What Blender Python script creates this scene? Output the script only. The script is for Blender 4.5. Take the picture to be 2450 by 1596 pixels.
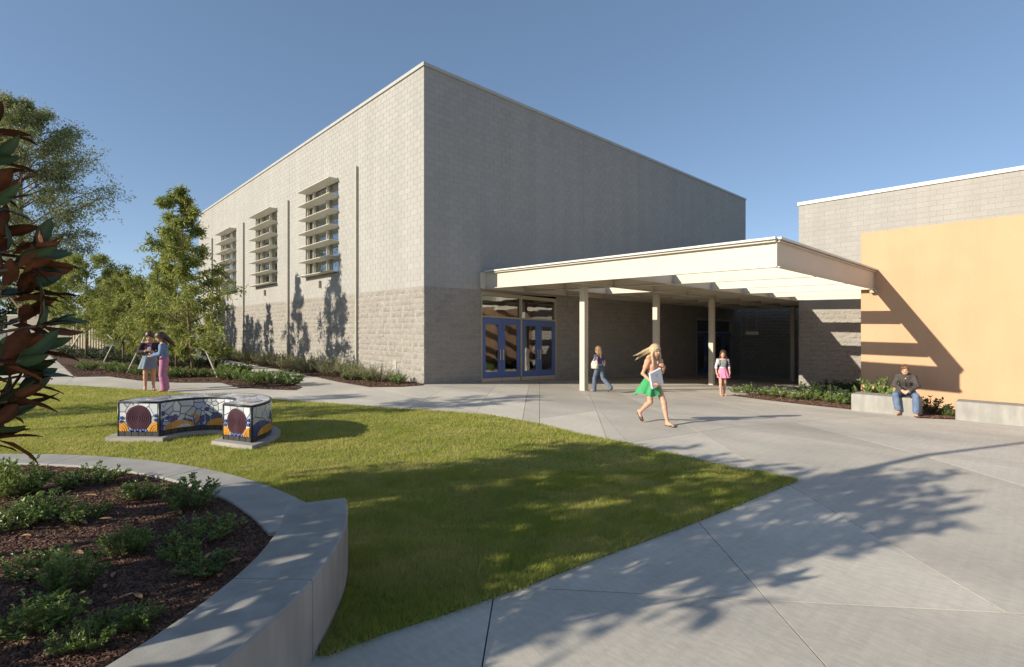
import bpy, math, random
import numpy as np
from mathutils import Vector, Matrix

for o in list(bpy.data.objects):
    bpy.data.objects.remove(o)
sc = bpy.context.scene
COL = sc.collection
rng = np.random.default_rng(7)
random.seed(7)

# ------------------------------------------------------------------ camera
# world axes: X runs along the shaded wall of the big building, Y along its sunlit wall, its near corner is the origin
F, YAW, HORIZON, CX = 1221.39, math.radians(46.6256), 786.73, 1225.0
CAM = np.array([-9.4745, -14.2628, 1.8338])
FW = np.array([math.cos(YAW), math.sin(YAW), 0.0])
RT = np.array([math.sin(YAW), -math.cos(YAW), 0.0])
UP = np.array([0.0, 0.0, 1.0])
cd = bpy.data.cameras.new('camera')
cam = bpy.data.objects.new('camera', cd)
COL.objects.link(cam)
cam.location = CAM
cam.rotation_euler = (math.radians(90), 0, YAW - math.radians(90))
cd.sensor_width = 36.0
cd.lens = 36.0 * F / 2450.0
cd.shift_y = -(798.0 - HORIZON) / 2450.0
cd.clip_start = 0.05
cd.clip_end = 3000
sc.camera = cam

# ------------------------------------------------------------------ light
SUN_AZ, SUN_EL = math.radians(-16.0), math.radians(21.2)          # direction the light travels, elevation
SUND = np.array([math.cos(SUN_AZ) * math.cos(SUN_EL), math.sin(SUN_AZ) * math.cos(SUN_EL), -math.sin(SUN_EL)])
w = bpy.data.worlds.new('World')
sc.world = w
w.use_nodes = True
nt = w.node_tree
nt.nodes.clear()
sky = nt.nodes.new('ShaderNodeTexSky')
sky.sky_type = 'NISHITA'
sky.sun_disc = False
sky.sun_elevation = SUN_EL
TO_SUN = math.atan2(-SUND[1], -SUND[0])
sky.sun_rotation = math.radians(90) - TO_SUN
sky.altitude = 1000
sky.air_density = 0.6
sky.dust_density = 0.5
sky.ozone_density = 1.5
bg = nt.nodes.new('ShaderNodeBackground')
bg.inputs['Strength'].default_value = 0.135
out = nt.nodes.new('ShaderNodeOutputWorld')
gam = nt.nodes.new('ShaderNodeGamma')            # softens the contrast between zenith and horizon, as the camera did
gam.inputs[1].default_value = 0.6
hsv = nt.nodes.new('ShaderNodeHueSaturation')
hsv.inputs['Saturation'].default_value = 1.22
nt.links.new(sky.outputs[0], gam.inputs[0])
nt.links.new(gam.outputs[0], hsv.inputs['Color'])
nt.links.new(hsv.outputs[0], bg.inputs[0])
nt.links.new(bg.outputs[0], out.inputs[0])
sd = bpy.data.lights.new('sun', 'SUN')
sd.energy = 3.15
sd.angle = math.radians(0.42)
sd.color = (1.0, 0.90, 0.74)
so = bpy.data.objects.new('sun', sd)
so.rotation_euler = Vector(SUND).to_track_quat('-Z', 'Y').to_euler()
so.location = (-30, 10, 30)
COL.objects.link(so)
vs = sc.view_settings
vs.view_transform = 'Standard'
vs.look = 'None'
vs.exposure = 1.13
vs.gamma = 1.0
sc.render.engine = 'CYCLES'
sc.cycles.max_bounces = 10
sc.cycles.diffuse_bounces = 6
sc.cycles.transparent_max_bounces = 12

# ------------------------------------------------------------------ geometry of the place
SLOPE = 0.05
def gz(x):                       # the plaza falls away gently past the corner
    return -SLOPE * float(np.clip(x, 0, 40))
def ray(px, py):
    return FW + (px - CX) / F * RT - (py - HORIZON) / F * UP
def at_depth(px, py, d):
    return CAM + d * ray(px, py)
def G(px, py, z=0.0):
    r = ray(px, py)
    return CAM + (z - CAM[2]) / r[2] * r
def GG(px, py):
    z = 0.0
    for i in range(40):
        p = G(px, py, z)
        z = gz(p[0])
    return p
def PX(px, py, X):
    r = ray(px, py)
    return CAM + (X - CAM[0]) / r[0] * r
def PY(px, py, Y):
    r = ray(px, py)
    return CAM + (Y - CAM[1]) / r[1] * r
def proj(p):
    v = np.asarray(p, float) - CAM
    d = v @ FW
    return CX + F * (v @ RT) / d, HORIZON - F * v[2] / d, d

# ------------------------------------------------------------------ object helpers
def tag(o, label=None, cat=None, group=None, kind=None):
    if label: o['label'] = label
    if cat: o['category'] = cat
    if group: o['group'] = group
    if kind: o['kind'] = kind
    return o
def empty(name, loc=(0, 0, 0), rz=0.0, label=None, cat=None, group=None):
    o = bpy.data.objects.new(name, None)
    o.empty_display_size = 0.2
    o.location = loc
    o.rotation_euler = (0, 0, rz)
    COL.objects.link(o)
    return tag(o, label, cat, group)
def link(name, me, mats=None, parent=None):
    o = bpy.data.objects.new(name, me)
    COL.objects.link(o)
    if parent is not None:
        o.parent = parent
    if mats is not None and len(me.materials) == 0:
        for m in (mats if isinstance(mats, (list, tuple)) else [mats]):
            me.materials.append(m)
    return o
def mesh(name, V, Fc, smooth=False, tint=None, mi=None):
    me = bpy.data.meshes.new(name)
    me.from_pydata(V if isinstance(V, np.ndarray) else [tuple(v) for v in V], [], Fc)
    if tint is not None:
        a = me.attributes.new('tint', 'FLOAT', 'POINT')
        a.data.foreach_set('value', np.asarray(tint, np.float32))
    if mi is not None:
        me.polygons.foreach_set('material_index', np.asarray(mi, np.int32))
    if smooth:
        me.polygons.foreach_set('use_smooth', np.ones(len(me.polygons), bool))
    me.update()
    return me
class MB:
    """collects simple solids and makes ONE mesh of them"""
    def __init__(s): s.v, s.f, s.mi = [], [], []
    def add(s, V, Fc, m=0):
        n = len(s.v)
        s.v += [tuple(map(float, p)) for p in V]
        s.f += [tuple(n + i for i in f) for f in Fc]
        s.mi += [m] * len(Fc)
        return s
    def hexa(s, c, m=0):          # 8 corners: bottom 4 ccw, top 4
        return s.add(c, [(3, 2, 1, 0), (4, 5, 6, 7), (0, 1, 5, 4), (1, 2, 6, 5), (2, 3, 7, 6), (3, 0, 4, 7)], m)
    def box(s, lo, hi, m=0):
        x0, y0, z0 = lo; x1, y1, z1 = hi
        return s.hexa([(x0, y0, z0), (x1, y0, z0), (x1, y1, z0), (x0, y1, z0), (x0, y0, z1), (x1, y0, z1), (x1, y1, z1), (x0, y1, z1)], m)
    def bbox(s, lo, hi, b=0.01, m=0):    # box with chamfered vertical and top edges
        x0, y0, z0 = lo; x1, y1, z1 = hi
        def ring(i, z): return [(x0+i, y0, z), (x1-i, y0, z), (x1, y0+i, z), (x1, y1-i, z), (x1-i, y1, z), (x0+i, y1, z), (x0, y1-i, z), (x0, y0+i, z)]
        def inner(z): return [(x0+b*1.3, y0+b, z), (x1-b*1.3, y0+b, z), (x1-b, y0+b*1.3, z), (x1-b, y1-b*1.3, z), (x1-b*1.3, y1-b, z), (x0+b*1.3, y1-b, z), (x0+b, y1-b*1.3, z), (x0+b, y0+b*1.3, z)]
        V = ring(b, z0) + ring(b, z1 - b) + inner(z1)
        Fc = [tuple(range(7, -1, -1)), tuple(range(16, 24))]
        for k in (0, 8):
            for i in range(8):
                j = (i + 1) % 8
                Fc.append((k+i, k+j, k+8+j, k+8+i))
        return s.add(V, Fc, m)
    def prism(s, poly, z0, z1, m=0):     # poly list of (x,y) ccw; z0,z1 may be functions of x
        f0 = z0 if callable(z0) else (lambda x: z0)
        f1 = z1 if callable(z1) else (lambda x: z1)
        n = len(poly)
        V = [(x, y, f0(x)) for x, y in poly] + [(x, y, f1(x)) for x, y in poly]
        Fc = [tuple(range(n - 1, -1, -1)), tuple(range(n, 2 * n))]
        Fc += [(i, (i + 1) % n, n + (i + 1) % n, n + i) for i in range(n)]
        return s.add(V, Fc, m)
    def tube(s, pts, rad, n=8, m=0, caps=True):
        pts = [np.asarray(p, float) for p in pts]
        if not hasattr(rad, '__len__'): rad = [rad] * len(pts)
        V = []; Fc = []
        prev = None
        for i, p in enumerate(pts):
            t = (pts[min(i + 1, len(pts) - 1)] - pts[max(i - 1, 0)])
            t = t / (np.linalg.norm(t) + 1e-9)
            if prev is None:
                a = np.cross(t, (0, 0, 1) if abs(t[2]) < .9 else (1, 0, 0))
            else:
                a = prev - t * (prev @ t)
            a = a / (np.linalg.norm(a) + 1e-9)
            prev = a
            b = np.cross(t, a)
            for k in range(n):
                an = 2 * math.pi * k / n
                V.append(p + rad[i] * (math.cos(an) * a + math.sin(an) * b))
            if i:
                for k in range(n):
                    q = (i - 1) * n; r = i * n; l = (k + 1) % n
                    Fc.append((q + k, q + l, r + l, r + k))
        if caps:
            Fc.append(tuple(range(n - 1, -1, -1)))
            Fc.append(tuple(range((len(pts) - 1) * n, len(pts) * n)))
        return s.add(V, Fc, m)
    def build(s, name, mats, parent=None, smooth=False):
        return link(name, mesh(name, s.v, s.f, smooth, None, s.mi), mats, parent)
def inset(poly, d):
    """inset of a convex ccw polygon"""
    n = len(poly); L = []
    for i in range(n):
        a = np.array(poly[i], float); b = np.array(poly[(i + 1) % n], float)
        t = b - a; ln = np.linalg.norm(t)
        if ln < 1e-6: continue
        t /= ln; nn = np.array([-t[1], t[0]])
        L.append((a + nn * d, nn))
    P = [tuple(p) for p in poly]
    for a, nn in L:
        P = clip(P, a, nn)
        if len(P) < 3: return []
    return P
def clip(P, a, nn):
    """keep the side of the line through a that nn points to"""
    out = []
    n = len(P)
    for i in range(n):
        p, q = np.array(P[i], float), np.array(P[(i + 1) % n], float)
        dp, dq = (p - a) @ nn, (q - a) @ nn
        if dp >= 0: out.append(tuple(p))
        if (dp >= 0) != (dq >= 0):
            t = dp / (dp - dq)
            out.append(tuple(p + t * (q - p)))
    return out
def inpoly(x, y, P):
    P = np.asarray(P, float); r = np.zeros(x.shape, bool); n = len(P)
    for i in range(n):
        x0, y0 = P[i][:2]; x1, y1 = P[(i + 1) % n][:2]
        c = ((y0 > y) != (y1 > y))
        with np.errstate(divide='ignore', invalid='ignore'):
            r ^= c & (x < (x1 - x0) * (y - y0) / (y1 - y0 + 1e-12) + x0)
    return r
def ccw(P):
    a = sum(P[i][0] * P[(i + 1) % len(P)][1] - P[(i + 1) % len(P)][0] * P[i][1] for i in range(len(P)))
    return list(P) if a > 0 else list(P)[::-1]
ORD = ['first', 'second', 'third', 'fourth', 'fifth', 'sixth', 'seventh', 'eighth', 'ninth', 'tenth', 'eleventh', 'twelfth',
       'thirteenth', 'fourteenth', 'fifteenth', 'sixteenth', 'seventeenth', 'eighteenth', 'nineteenth', 'twentieth']
def ordn(i):
    return ORD[i] if i < 20 else 'twenty-' + ORD[i - 20]

# ------------------------------------------------------------------ materials
MATS = {}
def material(name, c1, c2=None, rough=0.7, scale=6.0, detail=5.0, bump=0.0, bscale=60.0, bdist=0.01, metal=0.0, spec=0.4,
             c3=None, scale3=0.7, amt3=0.5, tint=0.0, translucent=0.0, stretch=None, coat=0.0, lo=0.35, hi=0.65, speck=0.0, spots=0.0, streak=None):
    m = bpy.data.materials.new(name)
    m.use_nodes = True
    t = m.node_tree; N = t.nodes; Lk = t.links
    P = N['Principled BSDF']
    P.inputs['Roughness'].default_value = rough
    P.inputs['Metallic'].default_value = metal
    P.inputs['Specular IOR Level'].default_value = spec
    P.inputs['Coat Weight'].default_value = coat
    geo = N.new('ShaderNodeNewGeometry')
    vec = geo.outputs['Position']
    if stretch:
        mp = N.new('ShaderNodeMapping')
        mp.inputs['Scale'].default_value = stretch[:3]
        if len(stretch) > 3: mp.inputs['Rotation'].default_value = (0, 0, stretch[3])
        Lk.new(vec, mp.inputs['Vector']); vec2 = mp.outputs[0]
    else:
        vec2 = vec
    col = None
    def rgb(c):
        n = N.new('ShaderNodeRGB'); n.outputs[0].default_value = (*c, 1); return n.outputs[0]
    def ramp(sock, a, b):
        n = N.new('ShaderNodeMapRange'); n.inputs['From Min'].default_value = a; n.inputs['From Max'].default_value = b
        Lk.new(sock, n.inputs['Value']); return n.outputs[0]
    def mix(f, a, b, mode='MIX'):
        n = N.new('ShaderNodeMix'); n.data_type = 'RGBA'; n.blend_type = mode
        if isinstance(f, (int, float)): n.inputs[0].default_value = f
        else: Lk.new(f, n.inputs[0])
        Lk.new(a, n.inputs[6]); Lk.new(b, n.inputs[7]); return n.outputs[2]
    def noise(sc_, det, v):
        n = N.new('ShaderNodeTexNoise'); n.inputs['Scale'].default_value = sc_; n.inputs['Detail'].default_value = det
        Lk.new(v, n.inputs['Vector']); return n.outputs[0]
    col = rgb(c1)
    if c2 is not None:
        col = mix(ramp(noise(scale, detail, vec2), lo, hi), col, rgb(c2))
    if c3 is not None:
        f = ramp(noise(scale3, 4, vec), 0.45, 0.75)
        mm = N.new('ShaderNodeMath'); mm.operation = 'MULTIPLY'; mm.inputs[1].default_value = amt3
        Lk.new(f, mm.inputs[0])
        col = mix(mm.outputs[0], col, rgb(c3))
    def scale_val(sock_f, amt, a, b, c):
        n = N.new('ShaderNodeMapRange'); n.inputs['From Min'].default_value = a; n.inputs['From Max'].default_value = b
        n.inputs['To Min'].default_value = 1 - amt; n.inputs['To Max'].default_value = 1 + (amt if c else 0)
        Lk.new(sock_f, n.inputs['Value'])
        hs_ = N.new('ShaderNodeHueSaturation'); Lk.new(n.outputs[0], hs_.inputs['Value']); Lk.new(col, hs_.inputs['Color']); return hs_.outputs[0]
    if speck:
        col = scale_val(noise(170, 3, vec), speck, .35, .65, True)
        col = scale_val(noise(28, 4, vec2), speck*.7, .35, .65, True)
    if streak:
        mp2 = N.new('ShaderNodeMapping'); mp2.inputs['Scale'].default_value = streak[1:4]; mp2.inputs['Rotation'].default_value = (0, 0, streak[4] if len(streak) > 4 else 0)
        Lk.new(vec, mp2.inputs['Vector'])
        col = scale_val(noise(1.0, 5, mp2.outputs[0]), streak[0], .38, .62, True)
    if spots:
        vo = N.new('ShaderNodeTexVoronoi'); vo.inputs['Scale'].default_value = 1.3; Lk.new(vec, vo.inputs['Vector'])
        col = scale_val(vo.outputs['Distance'], spots, .018, .03, False)
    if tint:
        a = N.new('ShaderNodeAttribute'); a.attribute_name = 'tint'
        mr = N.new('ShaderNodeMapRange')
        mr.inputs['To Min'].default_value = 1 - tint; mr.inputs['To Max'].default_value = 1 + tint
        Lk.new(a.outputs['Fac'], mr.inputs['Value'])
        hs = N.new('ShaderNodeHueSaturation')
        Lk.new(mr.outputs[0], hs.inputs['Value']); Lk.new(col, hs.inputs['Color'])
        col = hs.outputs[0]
    Lk.new(col, P.inputs['Base Color'])
    if bump:
        b = N.new('ShaderNodeBump'); b.inputs['Strength'].default_value = bump; b.inputs['Distance'].default_value = bdist
        Lk.new(noise(bscale, 6, vec2), b.inputs['Height'])
        Lk.new(b.outputs[0], P.inputs['Normal'])
    if translucent:
        tr = N.new('ShaderNodeBsdfTranslucent'); Lk.new(col, tr.inputs[0])
        ms = N.new('ShaderNodeMixShader'); ms.inputs[0].default_value = translucent
        Lk.new(P.outputs[0], ms.inputs[1]); Lk.new(tr.outputs[0], ms.inputs[2])
        Lk.new(ms.outputs[0], N['Material Output'].inputs[0])
    MATS[name] = m
    return m
def glass_mat(name, col, refl=0.25, clear=0.5):
    m = bpy.data.materials.new(name); m.use_nodes = True
    t = m.node_tree; N = t.nodes; Lk = t.links; N.clear()
    o = N.new('ShaderNodeOutputMaterial')
    gl = N.new('ShaderNodeBsdfGlossy'); gl.inputs['Roughness'].default_value = 0.02; gl.inputs[0].default_value = (.9, .95, 1, 1)
    tr = N.new('ShaderNodeBsdfTransparent'); tr.inputs[0].default_value = (*col, 1)
    lw = N.new('ShaderNodeFresnel'); lw.inputs[0].default_value = 1.5
    ad = N.new('ShaderNodeMath'); ad.operation = 'ADD'; ad.use_clamp = True; ad.inputs[1].default_value = refl
    ms = N.new('ShaderNodeMixShader')
    no = N.new('ShaderNodeTexNoise'); no.inputs['Scale'].default_value = 1.5
    ge = N.new('ShaderNodeNewGeometry'); Lk.new(ge.outputs['Position'], no.inputs['Vector'])
    bu = N.new('ShaderNodeBump'); bu.inputs['Strength'].default_value = 0.05; bu.inputs['Distance'].default_value = 0.05
    Lk.new(no.outputs[0], bu.inputs['Height']); Lk.new(bu.outputs[0], gl.inputs['Normal'])
    Lk.new(lw.outputs[0], ad.inputs[0]); Lk.new(ad.outputs[0], ms.inputs[0])
    Lk.new(tr.outputs[0], ms.inputs[1]); Lk.new(gl.outputs[0], ms.inputs[2]); Lk.new(ms.outputs[0], o.inputs[0])
    return m

M_CONC = material('concrete', (.58, .535, .45), (.505, .47, .405), .85, 1.3, 8, .35, 90, .004, c3=(.37, .345, .305), scale3=.35, amt3=.75, tint=.12, stretch=(1, .35, 1, .5), speck=.09, spots=.35, streak=(.03, 1.2, 22, 1, .45))
M_KERB = material('kerb_concrete', (.39, .37, .335), (.31, .30, .28), .85, 3, 8, .3, 70, .004, c3=(.25, .24, .22), scale3=1.2, amt3=.5)
M_WALLC = material('cast_concrete', (.36, .345, .31), (.28, .27, .245), .8, 2.5, 9, .3, 50, .004, c3=(.22, .215, .2), scale3=1.7, amt3=.6, stretch=(3, 3, .6))
M_JOINT = material('joint_filler', (.10, .09, .08), (.16, .12, .10), .95, 3)
M_SOIL = material('soil', (.10, .075, .05), (.16, .13, .07), .95, 5, 6, .5, 40, .02)
M_TURF = material('turf', (.20, .21, .06), (.30, .275, .11), .95, 9, 6, .6, 60, .02, c3=(.15, .17, .045), scale3=.9, amt3=.5)
M_GRASS = material('grass_blade', (.385, .42, .085), (.53, .495, .165), .75, 1.6, 5, 0, tint=.32, translucent=.45, spec=.1, c3=(.31, .35, .08), scale3=.55, amt3=.6)
M_MULCH = material('bark_mulch', (.11, .060, .040), (.060, .034, .025), .95, 25, 6, .8, 70, .03, c3=(.17, .10, .065), scale3=2.5, amt3=.4)
M_CHIP = material('bark_chip', (.20, .105, .068), (.10, .053, .036), .9, 12, 4, .3, 90, .004, tint=.5)
M_BLOCK = material('concrete_block', (.36, .352, .328), (.325, .317, .297), .92, 35, 6, .5, 160, .006, tint=.035, c3=(.305, .297, .28), scale3=.25, amt3=.5, speck=.05, streak=(.035, 1.5, 1.5, .12))
M_SPLIT = material('split_face_block', (.335, .31, .275), (.27, .25, .22), .95, 18, 8, .9, 70, .02, tint=.07, c3=(.28, .26, .235), scale3=.4, amt3=.4)
M_MORTAR = material('mortar', (.35, .34, .32), (.32, .31, .295), .95, 20)
M_COPG = material('grey_coping', (.40, .40, .37), (.36, .36, .335), .5, 2)
M_COPING = material('roof_coping', (.66, .65, .60), (.60, .59, .55), .45, 2)
M_PAINT = material('cream_steel_paint', (.56, .515, .425), (.54, .495, .41), .5, 1.3, 5, .05, 40, .002, c3=(.52, .47, .385), scale3=.8, amt3=.3)
M_DECK = material('canopy_decking', (.60, .54, .42), (.56, .50, .39), .6, 2, 4)
M_TAN = material('tan_frame_paint', (.42, .37, .27), (.39, .345, .25), .5, 3)
M_BLUE = material('blue_door_paint', (.085, .15, .36), (.08, .14, .335), .42, 2, 4, .03, 30)
M_STEEL = material('brushed_steel', (.60, .57, .52), (.52, .50, .46), .35, 8, metal=.85)
M_DARK = material('dark_trim', (.02, .02, .022), None, .5)
M_ROOM = material('interior_paint', (.12, .115, .10), None, .9)
M_FLOOR = material('interior_floor', (.16, .11, .07), None, .35)
M_GLASS = glass_mat('door_glass', (.55, .60, .60), .22)
M_WGLASS = glass_mat('window_glass', (.30, .34, .38), .35)
M_ORANGE = material('orange_stucco', (.57, .352, .212), (.55, .335, .198), .92, 1.4, 8, .5, 120, .006, c3=(.53, .315, .178), scale3=.5, amt3=.4, speck=.03, streak=(.03, 1.6, 1.6, .18))
M_SHELF = material('sun_shelf_paint', (.62, .59, .50), (.58, .55, .47), .45, 3)
M_STRIP = material('pilaster_paint', (.40, .38, .32), (.36, .34, .29), .5, 3)
M_TRUNK = material('bark', (.20, .13, .085), (.12, .08, .055), .95, 20, 6, .7, 40, .02, stretch=(1, 1, .25))
M_LEAFA = material('leaf_green', (.36, .37, .095), (.21, .26, .065), .5, 2.2, 3, tint=.42, translucent=.38, spec=.35)
M_LEAFB = material('leaf_olive', (.34, .35, .14), (.22, .245, .105), .5, 1.8, 3, tint=.40, translucent=.32, spec=.3)
M_LEAFC = material('leaf_shrub', (.20, .275, .065), (.115, .185, .046), .42, 3, 3, tint=.42, translucent=.30, spec=.5)
M_LEAFD = material('leaf_silver', (.30, .295, .165), (.21, .215, .11), .7, 3, 3, tint=.40, translucent=.25, spec=.2)
M_LEAFE = material('leaf_dark', (.040, .075, .024), (.028, .055, .018), .5, 3, 3, tint=.42, translucent=.22, spec=.4)
M_MAGTOP = material('magnolia_leaf_top', (.045, .082, .034), (.06, .098, .04), .5, 8, 3, tint=.45, spec=.25)
M_MAGBOT = material('magnolia_leaf_underside', (.19, .068, .026), (.105, .038, .017), .7, 9, 3, .3, 60, tint=.45, spec=.25, translucent=.2)
M_FLOWER = material('white_petal', (.78, .78, .74), None, .6)
M_WOOD = material('stake_wood', (.55, .52, .45), (.48, .45, .38), .8, 10)
M_FENCE = material('tan_corrugated_metal', (.42, .37, .26), (.38, .335, .235), .6, 2)
M_BWALL = material('beige_plaster', (.36, .315, .26), (.33, .29, .24), .9, 2)
M_GREY = material('grey_steel_box', (.17, .18, .19), None, .6)
# ================================================================== ground and paving
def ground_sheet():
    xs = [-600, -120, -40, -20, -12, -6, 0, 6, 12, 20, 40, 60, 600]
    ys = [-600, -120, -40, -20, -10, 0, 10, 30, 80, 600]
    V = [(x, y, gz(x) - 0.07) for y in ys for x in xs]
    n = len(xs)
    Fc = [(j*n+i, j*n+i+1, (j+1)*n+i+1, (j+1)*n+i) for j in range(len(ys)-1) for i in range(n-1)]
    return link('ground', mesh('ground', V, Fc), material('bare_ground', (.27, .25, .20), (.20, .19, .14), .95, .4, 6))
tag(ground_sheet(), kind='structure')

# paved plaza: a bed of filler with slabs cast on it, one object for each slab between score joints
pave = MB()
for x0, x1 in ((-30, 0), (0, 32)):
    pave.add([(x0, -40, gz(x0)-.02), (x1, -40, gz(x1)-.02), (x1, 45, gz(x1)-.02), (x0, 45, gz(x0)-.02)], [(0, 1, 2, 3)])
pavement = tag(pave.build('pavement', M_JOINT), kind='structure')
cells = [[(-30, -40), (32, -40), (32, 45), (-30, 45)]]
def split_cells(p, q, whole=False):
    global cells
    p, q = np.array(p[:2], float), np.array(q[:2], float)
    t = (q - p) / np.linalg.norm(q - p); nn = np.array([-t[1], t[0]])
    new = []
    for c in cells:
        A, B = clip(c, p, nn), clip(c, p, -nn)
        if len(A) < 3 or len(B) < 3:
            new.append(c); continue
        # overlap of the joint with this cell
        on = [v for v in A if abs((np.array(v) - p) @ nn) < 1e-6]
        s = sorted((np.array(v) - p) @ t for v in on)
        L = np.linalg.norm(q - p)
        if whole or (len(s) > 1 and min(s[-1], L) - max(s[0], 0) > 0.25):
            new += [A, B]
        else:
            new.append(c)
    cells = new
J = lambda a, b, e=0: split_cells(GG(*a) - e * (GG(*b) - GG(*a)), GG(*b) + e * (GG(*b) - GG(*a)))
split_cells((-3.0, -14.2), (-3.0, 4), True) if False else None
J((1257, 1406), (2450, 1468), 3.0)
J((1673, 1251), (1978, 1596), .0)
split_cells((GG(1673, 1251)) * 1.0, GG(1978, 1596) + 6 * (GG(1978, 1596) - GG(1673, 1251)))
J((1180, 1432), (1153, 1596), 0.6)
J((2095, 1060), (2450, 1163), 0.9)
J((888, 926), (1100, 974), 1.0)
J((1896, 1166), (2031, 1245), 0.8)
J((1081, 921), (1016, 955), .35)
J((1188, 919), (1160, 955), .35)
J((1291, 912), (1291, 959), .35)
J((1406, 936), (1416, 957), .9)
J((1300, 1000), (1560, 972), .4)
J((1500, 1060), (1905, 1010), .2)
J((569, 928), (500, 950), .2)
J((181, 902), (150, 925), .3)
for x in (6, 12, 18, 24): split_cells((x, -40), (x, -5.9))
for y in (-18, -22, -27, -33): split_cells((-30, y), (32, y), True)
for x in (-16, -22): split_cells((x, -40), (x, 45), True)
for y in (4, 10, 17, 24, 31): split_cells((-30, y), (-7.5, y))
for c in cells:
    P = inset(ccw(c), .0045)
    if len(P) < 3: continue
    m = MB()
    for sgn in (-1, 1):
        Q = clip(P, np.array([0., 0.]), np.array([float(sgn), 0.]))
        if len(Q) < 3: continue
        n = len(Q)
        V = [(x, y, gz(x)) for x, y in Q] + [(x, y, gz(x) - .018) for x, y in Q]
        Fc = [tuple(range(n))] + [(i, n+i, n+(i+1) % n, (i+1) % n) for i in range(n) if not (abs(Q[i][0]) < 1e-6 and abs(Q[(i+1) % n][0]) < 1e-6)]
        m.add(V, Fc)
    me = mesh('slab', m.v, m.f, False, np.full(len(m.v), rng.random()))
    o = link('slab', me, M_CONC, pavement)

# ---------------------------------------------------------------- lawn
CURB_C, CURB_R = np.array([-14.76, -9.34]), 7.37
CURB_C2, CURB_R2 = np.array([-14.18, -9.04]), 6.25
WALL_C, WALL_R1, WALL_R2 = np.array([-10.625, -9.17]), 2.78, 3.235
far_px = [(51, 917), (181, 924), (351, 934.5), (399, 939), (520, 946), (660, 957), (852, 971), (946, 978.5), (1100, 988), (1184, 996), (1287, 1014.6), (1390, 1040),
          (1498, 1061), (1576, 1081), (1662, 1099), (1754, 1120), (1844, 1138), (1908, 1151)]
near_px = [(1811, 1191), (1669, 1249), (1540, 1297), (1420, 1341), (1257, 1404), (1179, 1431), (1050, 1476), (916, 1519), (785, 1569)]
LAWN = [tuple(G(-300, 905)[:2])] + [tuple(G(*p)[:2]) for p in far_px + near_px]
# closes along the foot of the curved wall and the kerb of the planted bed
def arc(c, r, a0, a1, n):
    return [tuple(c + r * np.array([math.cos(a), math.sin(a)])) for a in np.linspace(a0, a1, n)]
aw = lambda p: math.atan2(p[1] - WALL_C[1], p[0] - WALL_C[0])
LAWN += arc(WALL_C, WALL_R2 - .02, aw(LAWN[-1]), aw((-7.5, -8.9)), 14)
ac = lambda p: math.atan2(p[1] - CURB_C[1], p[0] - CURB_C[0])
LAWN += arc(CURB_C, CURB_R - .01, ac((-7.41, -8.77)), ac((-12, -2.6)), 24)
LAWN += [(-16, -1.5), (-16, 6)]
LAWN = ccw(LAWN)
BENCH_SLAB = []      # filled by the tiled bench
lawn = link('lawn', mesh('lawn', [(x, y, .012) for x, y in LAWN], [tuple(range(len(LAWN)))]), M_TURF)
tag(lawn, kind='structure')
E1 = [(x, y, .012) for x, y in LAWN] + [(x, y, -.03) for x, y in LAWN]
edge = link('lawn_edge', mesh('lawn_edge', E1, [(i, (i+1) % len(LAWN), len(LAWN)+(i+1) % len(LAWN), len(LAWN)+i) for i in range(len(LAWN))]), M_SOIL, lawn)

def grass_blades(poly, n, hmin, hmax, wid, seed, dmin=0, dmax=99, spread=0.0, only=None):
    r = np.random.default_rng(seed)
    P = np.asarray(poly); lo, hi = P.min(0), P.max(0)
    xs, ys = [], []; got = 0
    while got < n:
        x = r.uniform(lo[0], hi[0], 400000); y = r.uniform(lo[1], hi[1], 400000)
        dx, dy = x - CAM[0], y - CAM[1]
        d = dx * FW[0] + dy * FW[1]; s = dx * RT[0] + dy * RT[1]
        k = (d > dmin) & (d < dmax) & (np.abs(s) < 1.06 * d + .3)
        k &= r.random(400000) < np.clip((dmin + .6) / np.maximum(d, .1), 0, 1) ** 1.4
        x, y = x[k], y[k]
        k = inpoly(x, y, poly)
        x, y = x[k], y[k]
        xs.append(x); ys.append(y); got += len(x)
    x = np.concatenate(xs)[:n]; y = np.concatenate(ys)[:n]
    x = x + r.normal(0, .022, n); y = y + r.normal(0, .022, n)
    # clumpy height
    cl = .5 + .5 * np.sin(x * 9.1 + 2 * np.sin(y * 5.3)) * np.sin(y * 8.3 + 2 * np.sin(x * 4.7))
    d = (x - CAM[0]) * FW[0] + (y - CAM[1]) * FW[1]
    cl2 = .5 + .5 * np.sin(x * 31 + 3 * np.sin(y * 23)) * np.sin(y * 29 + 3 * np.sin(x * 19))
    h = r.uniform(hmin, hmax, n) * (.45 + .45 * cl + .55 * cl2)
    a = r.uniform(0, 2 * np.pi, n); b = r.uniform(0, 2 * np.pi, n)
    lean = r.uniform(.25, 1.0, n) * h
    w = wid * r.uniform(.7, 1.3, n) * np.clip(d / 6, .75, 2.0)
    base = np.stack([x, y, np.full(n, .010)], 1)
    side = np.stack([np.cos(a), np.sin(a), np.zeros(n)], 1) * w[:, None] * .5
    tip = base + np.stack([np.cos(b) * lean, np.sin(b) * lean, h], 1)
    V = np.empty((n, 3, 3)); V[:, 0] = base - side; V[:, 1] = base + side; V[:, 2] = tip
    t = np.repeat(np.clip(r.normal(.5, .22, n), 0, 1), 3)
    return V.reshape(-1, 3), np.arange(3 * n).reshape(-1, 3), t
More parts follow.
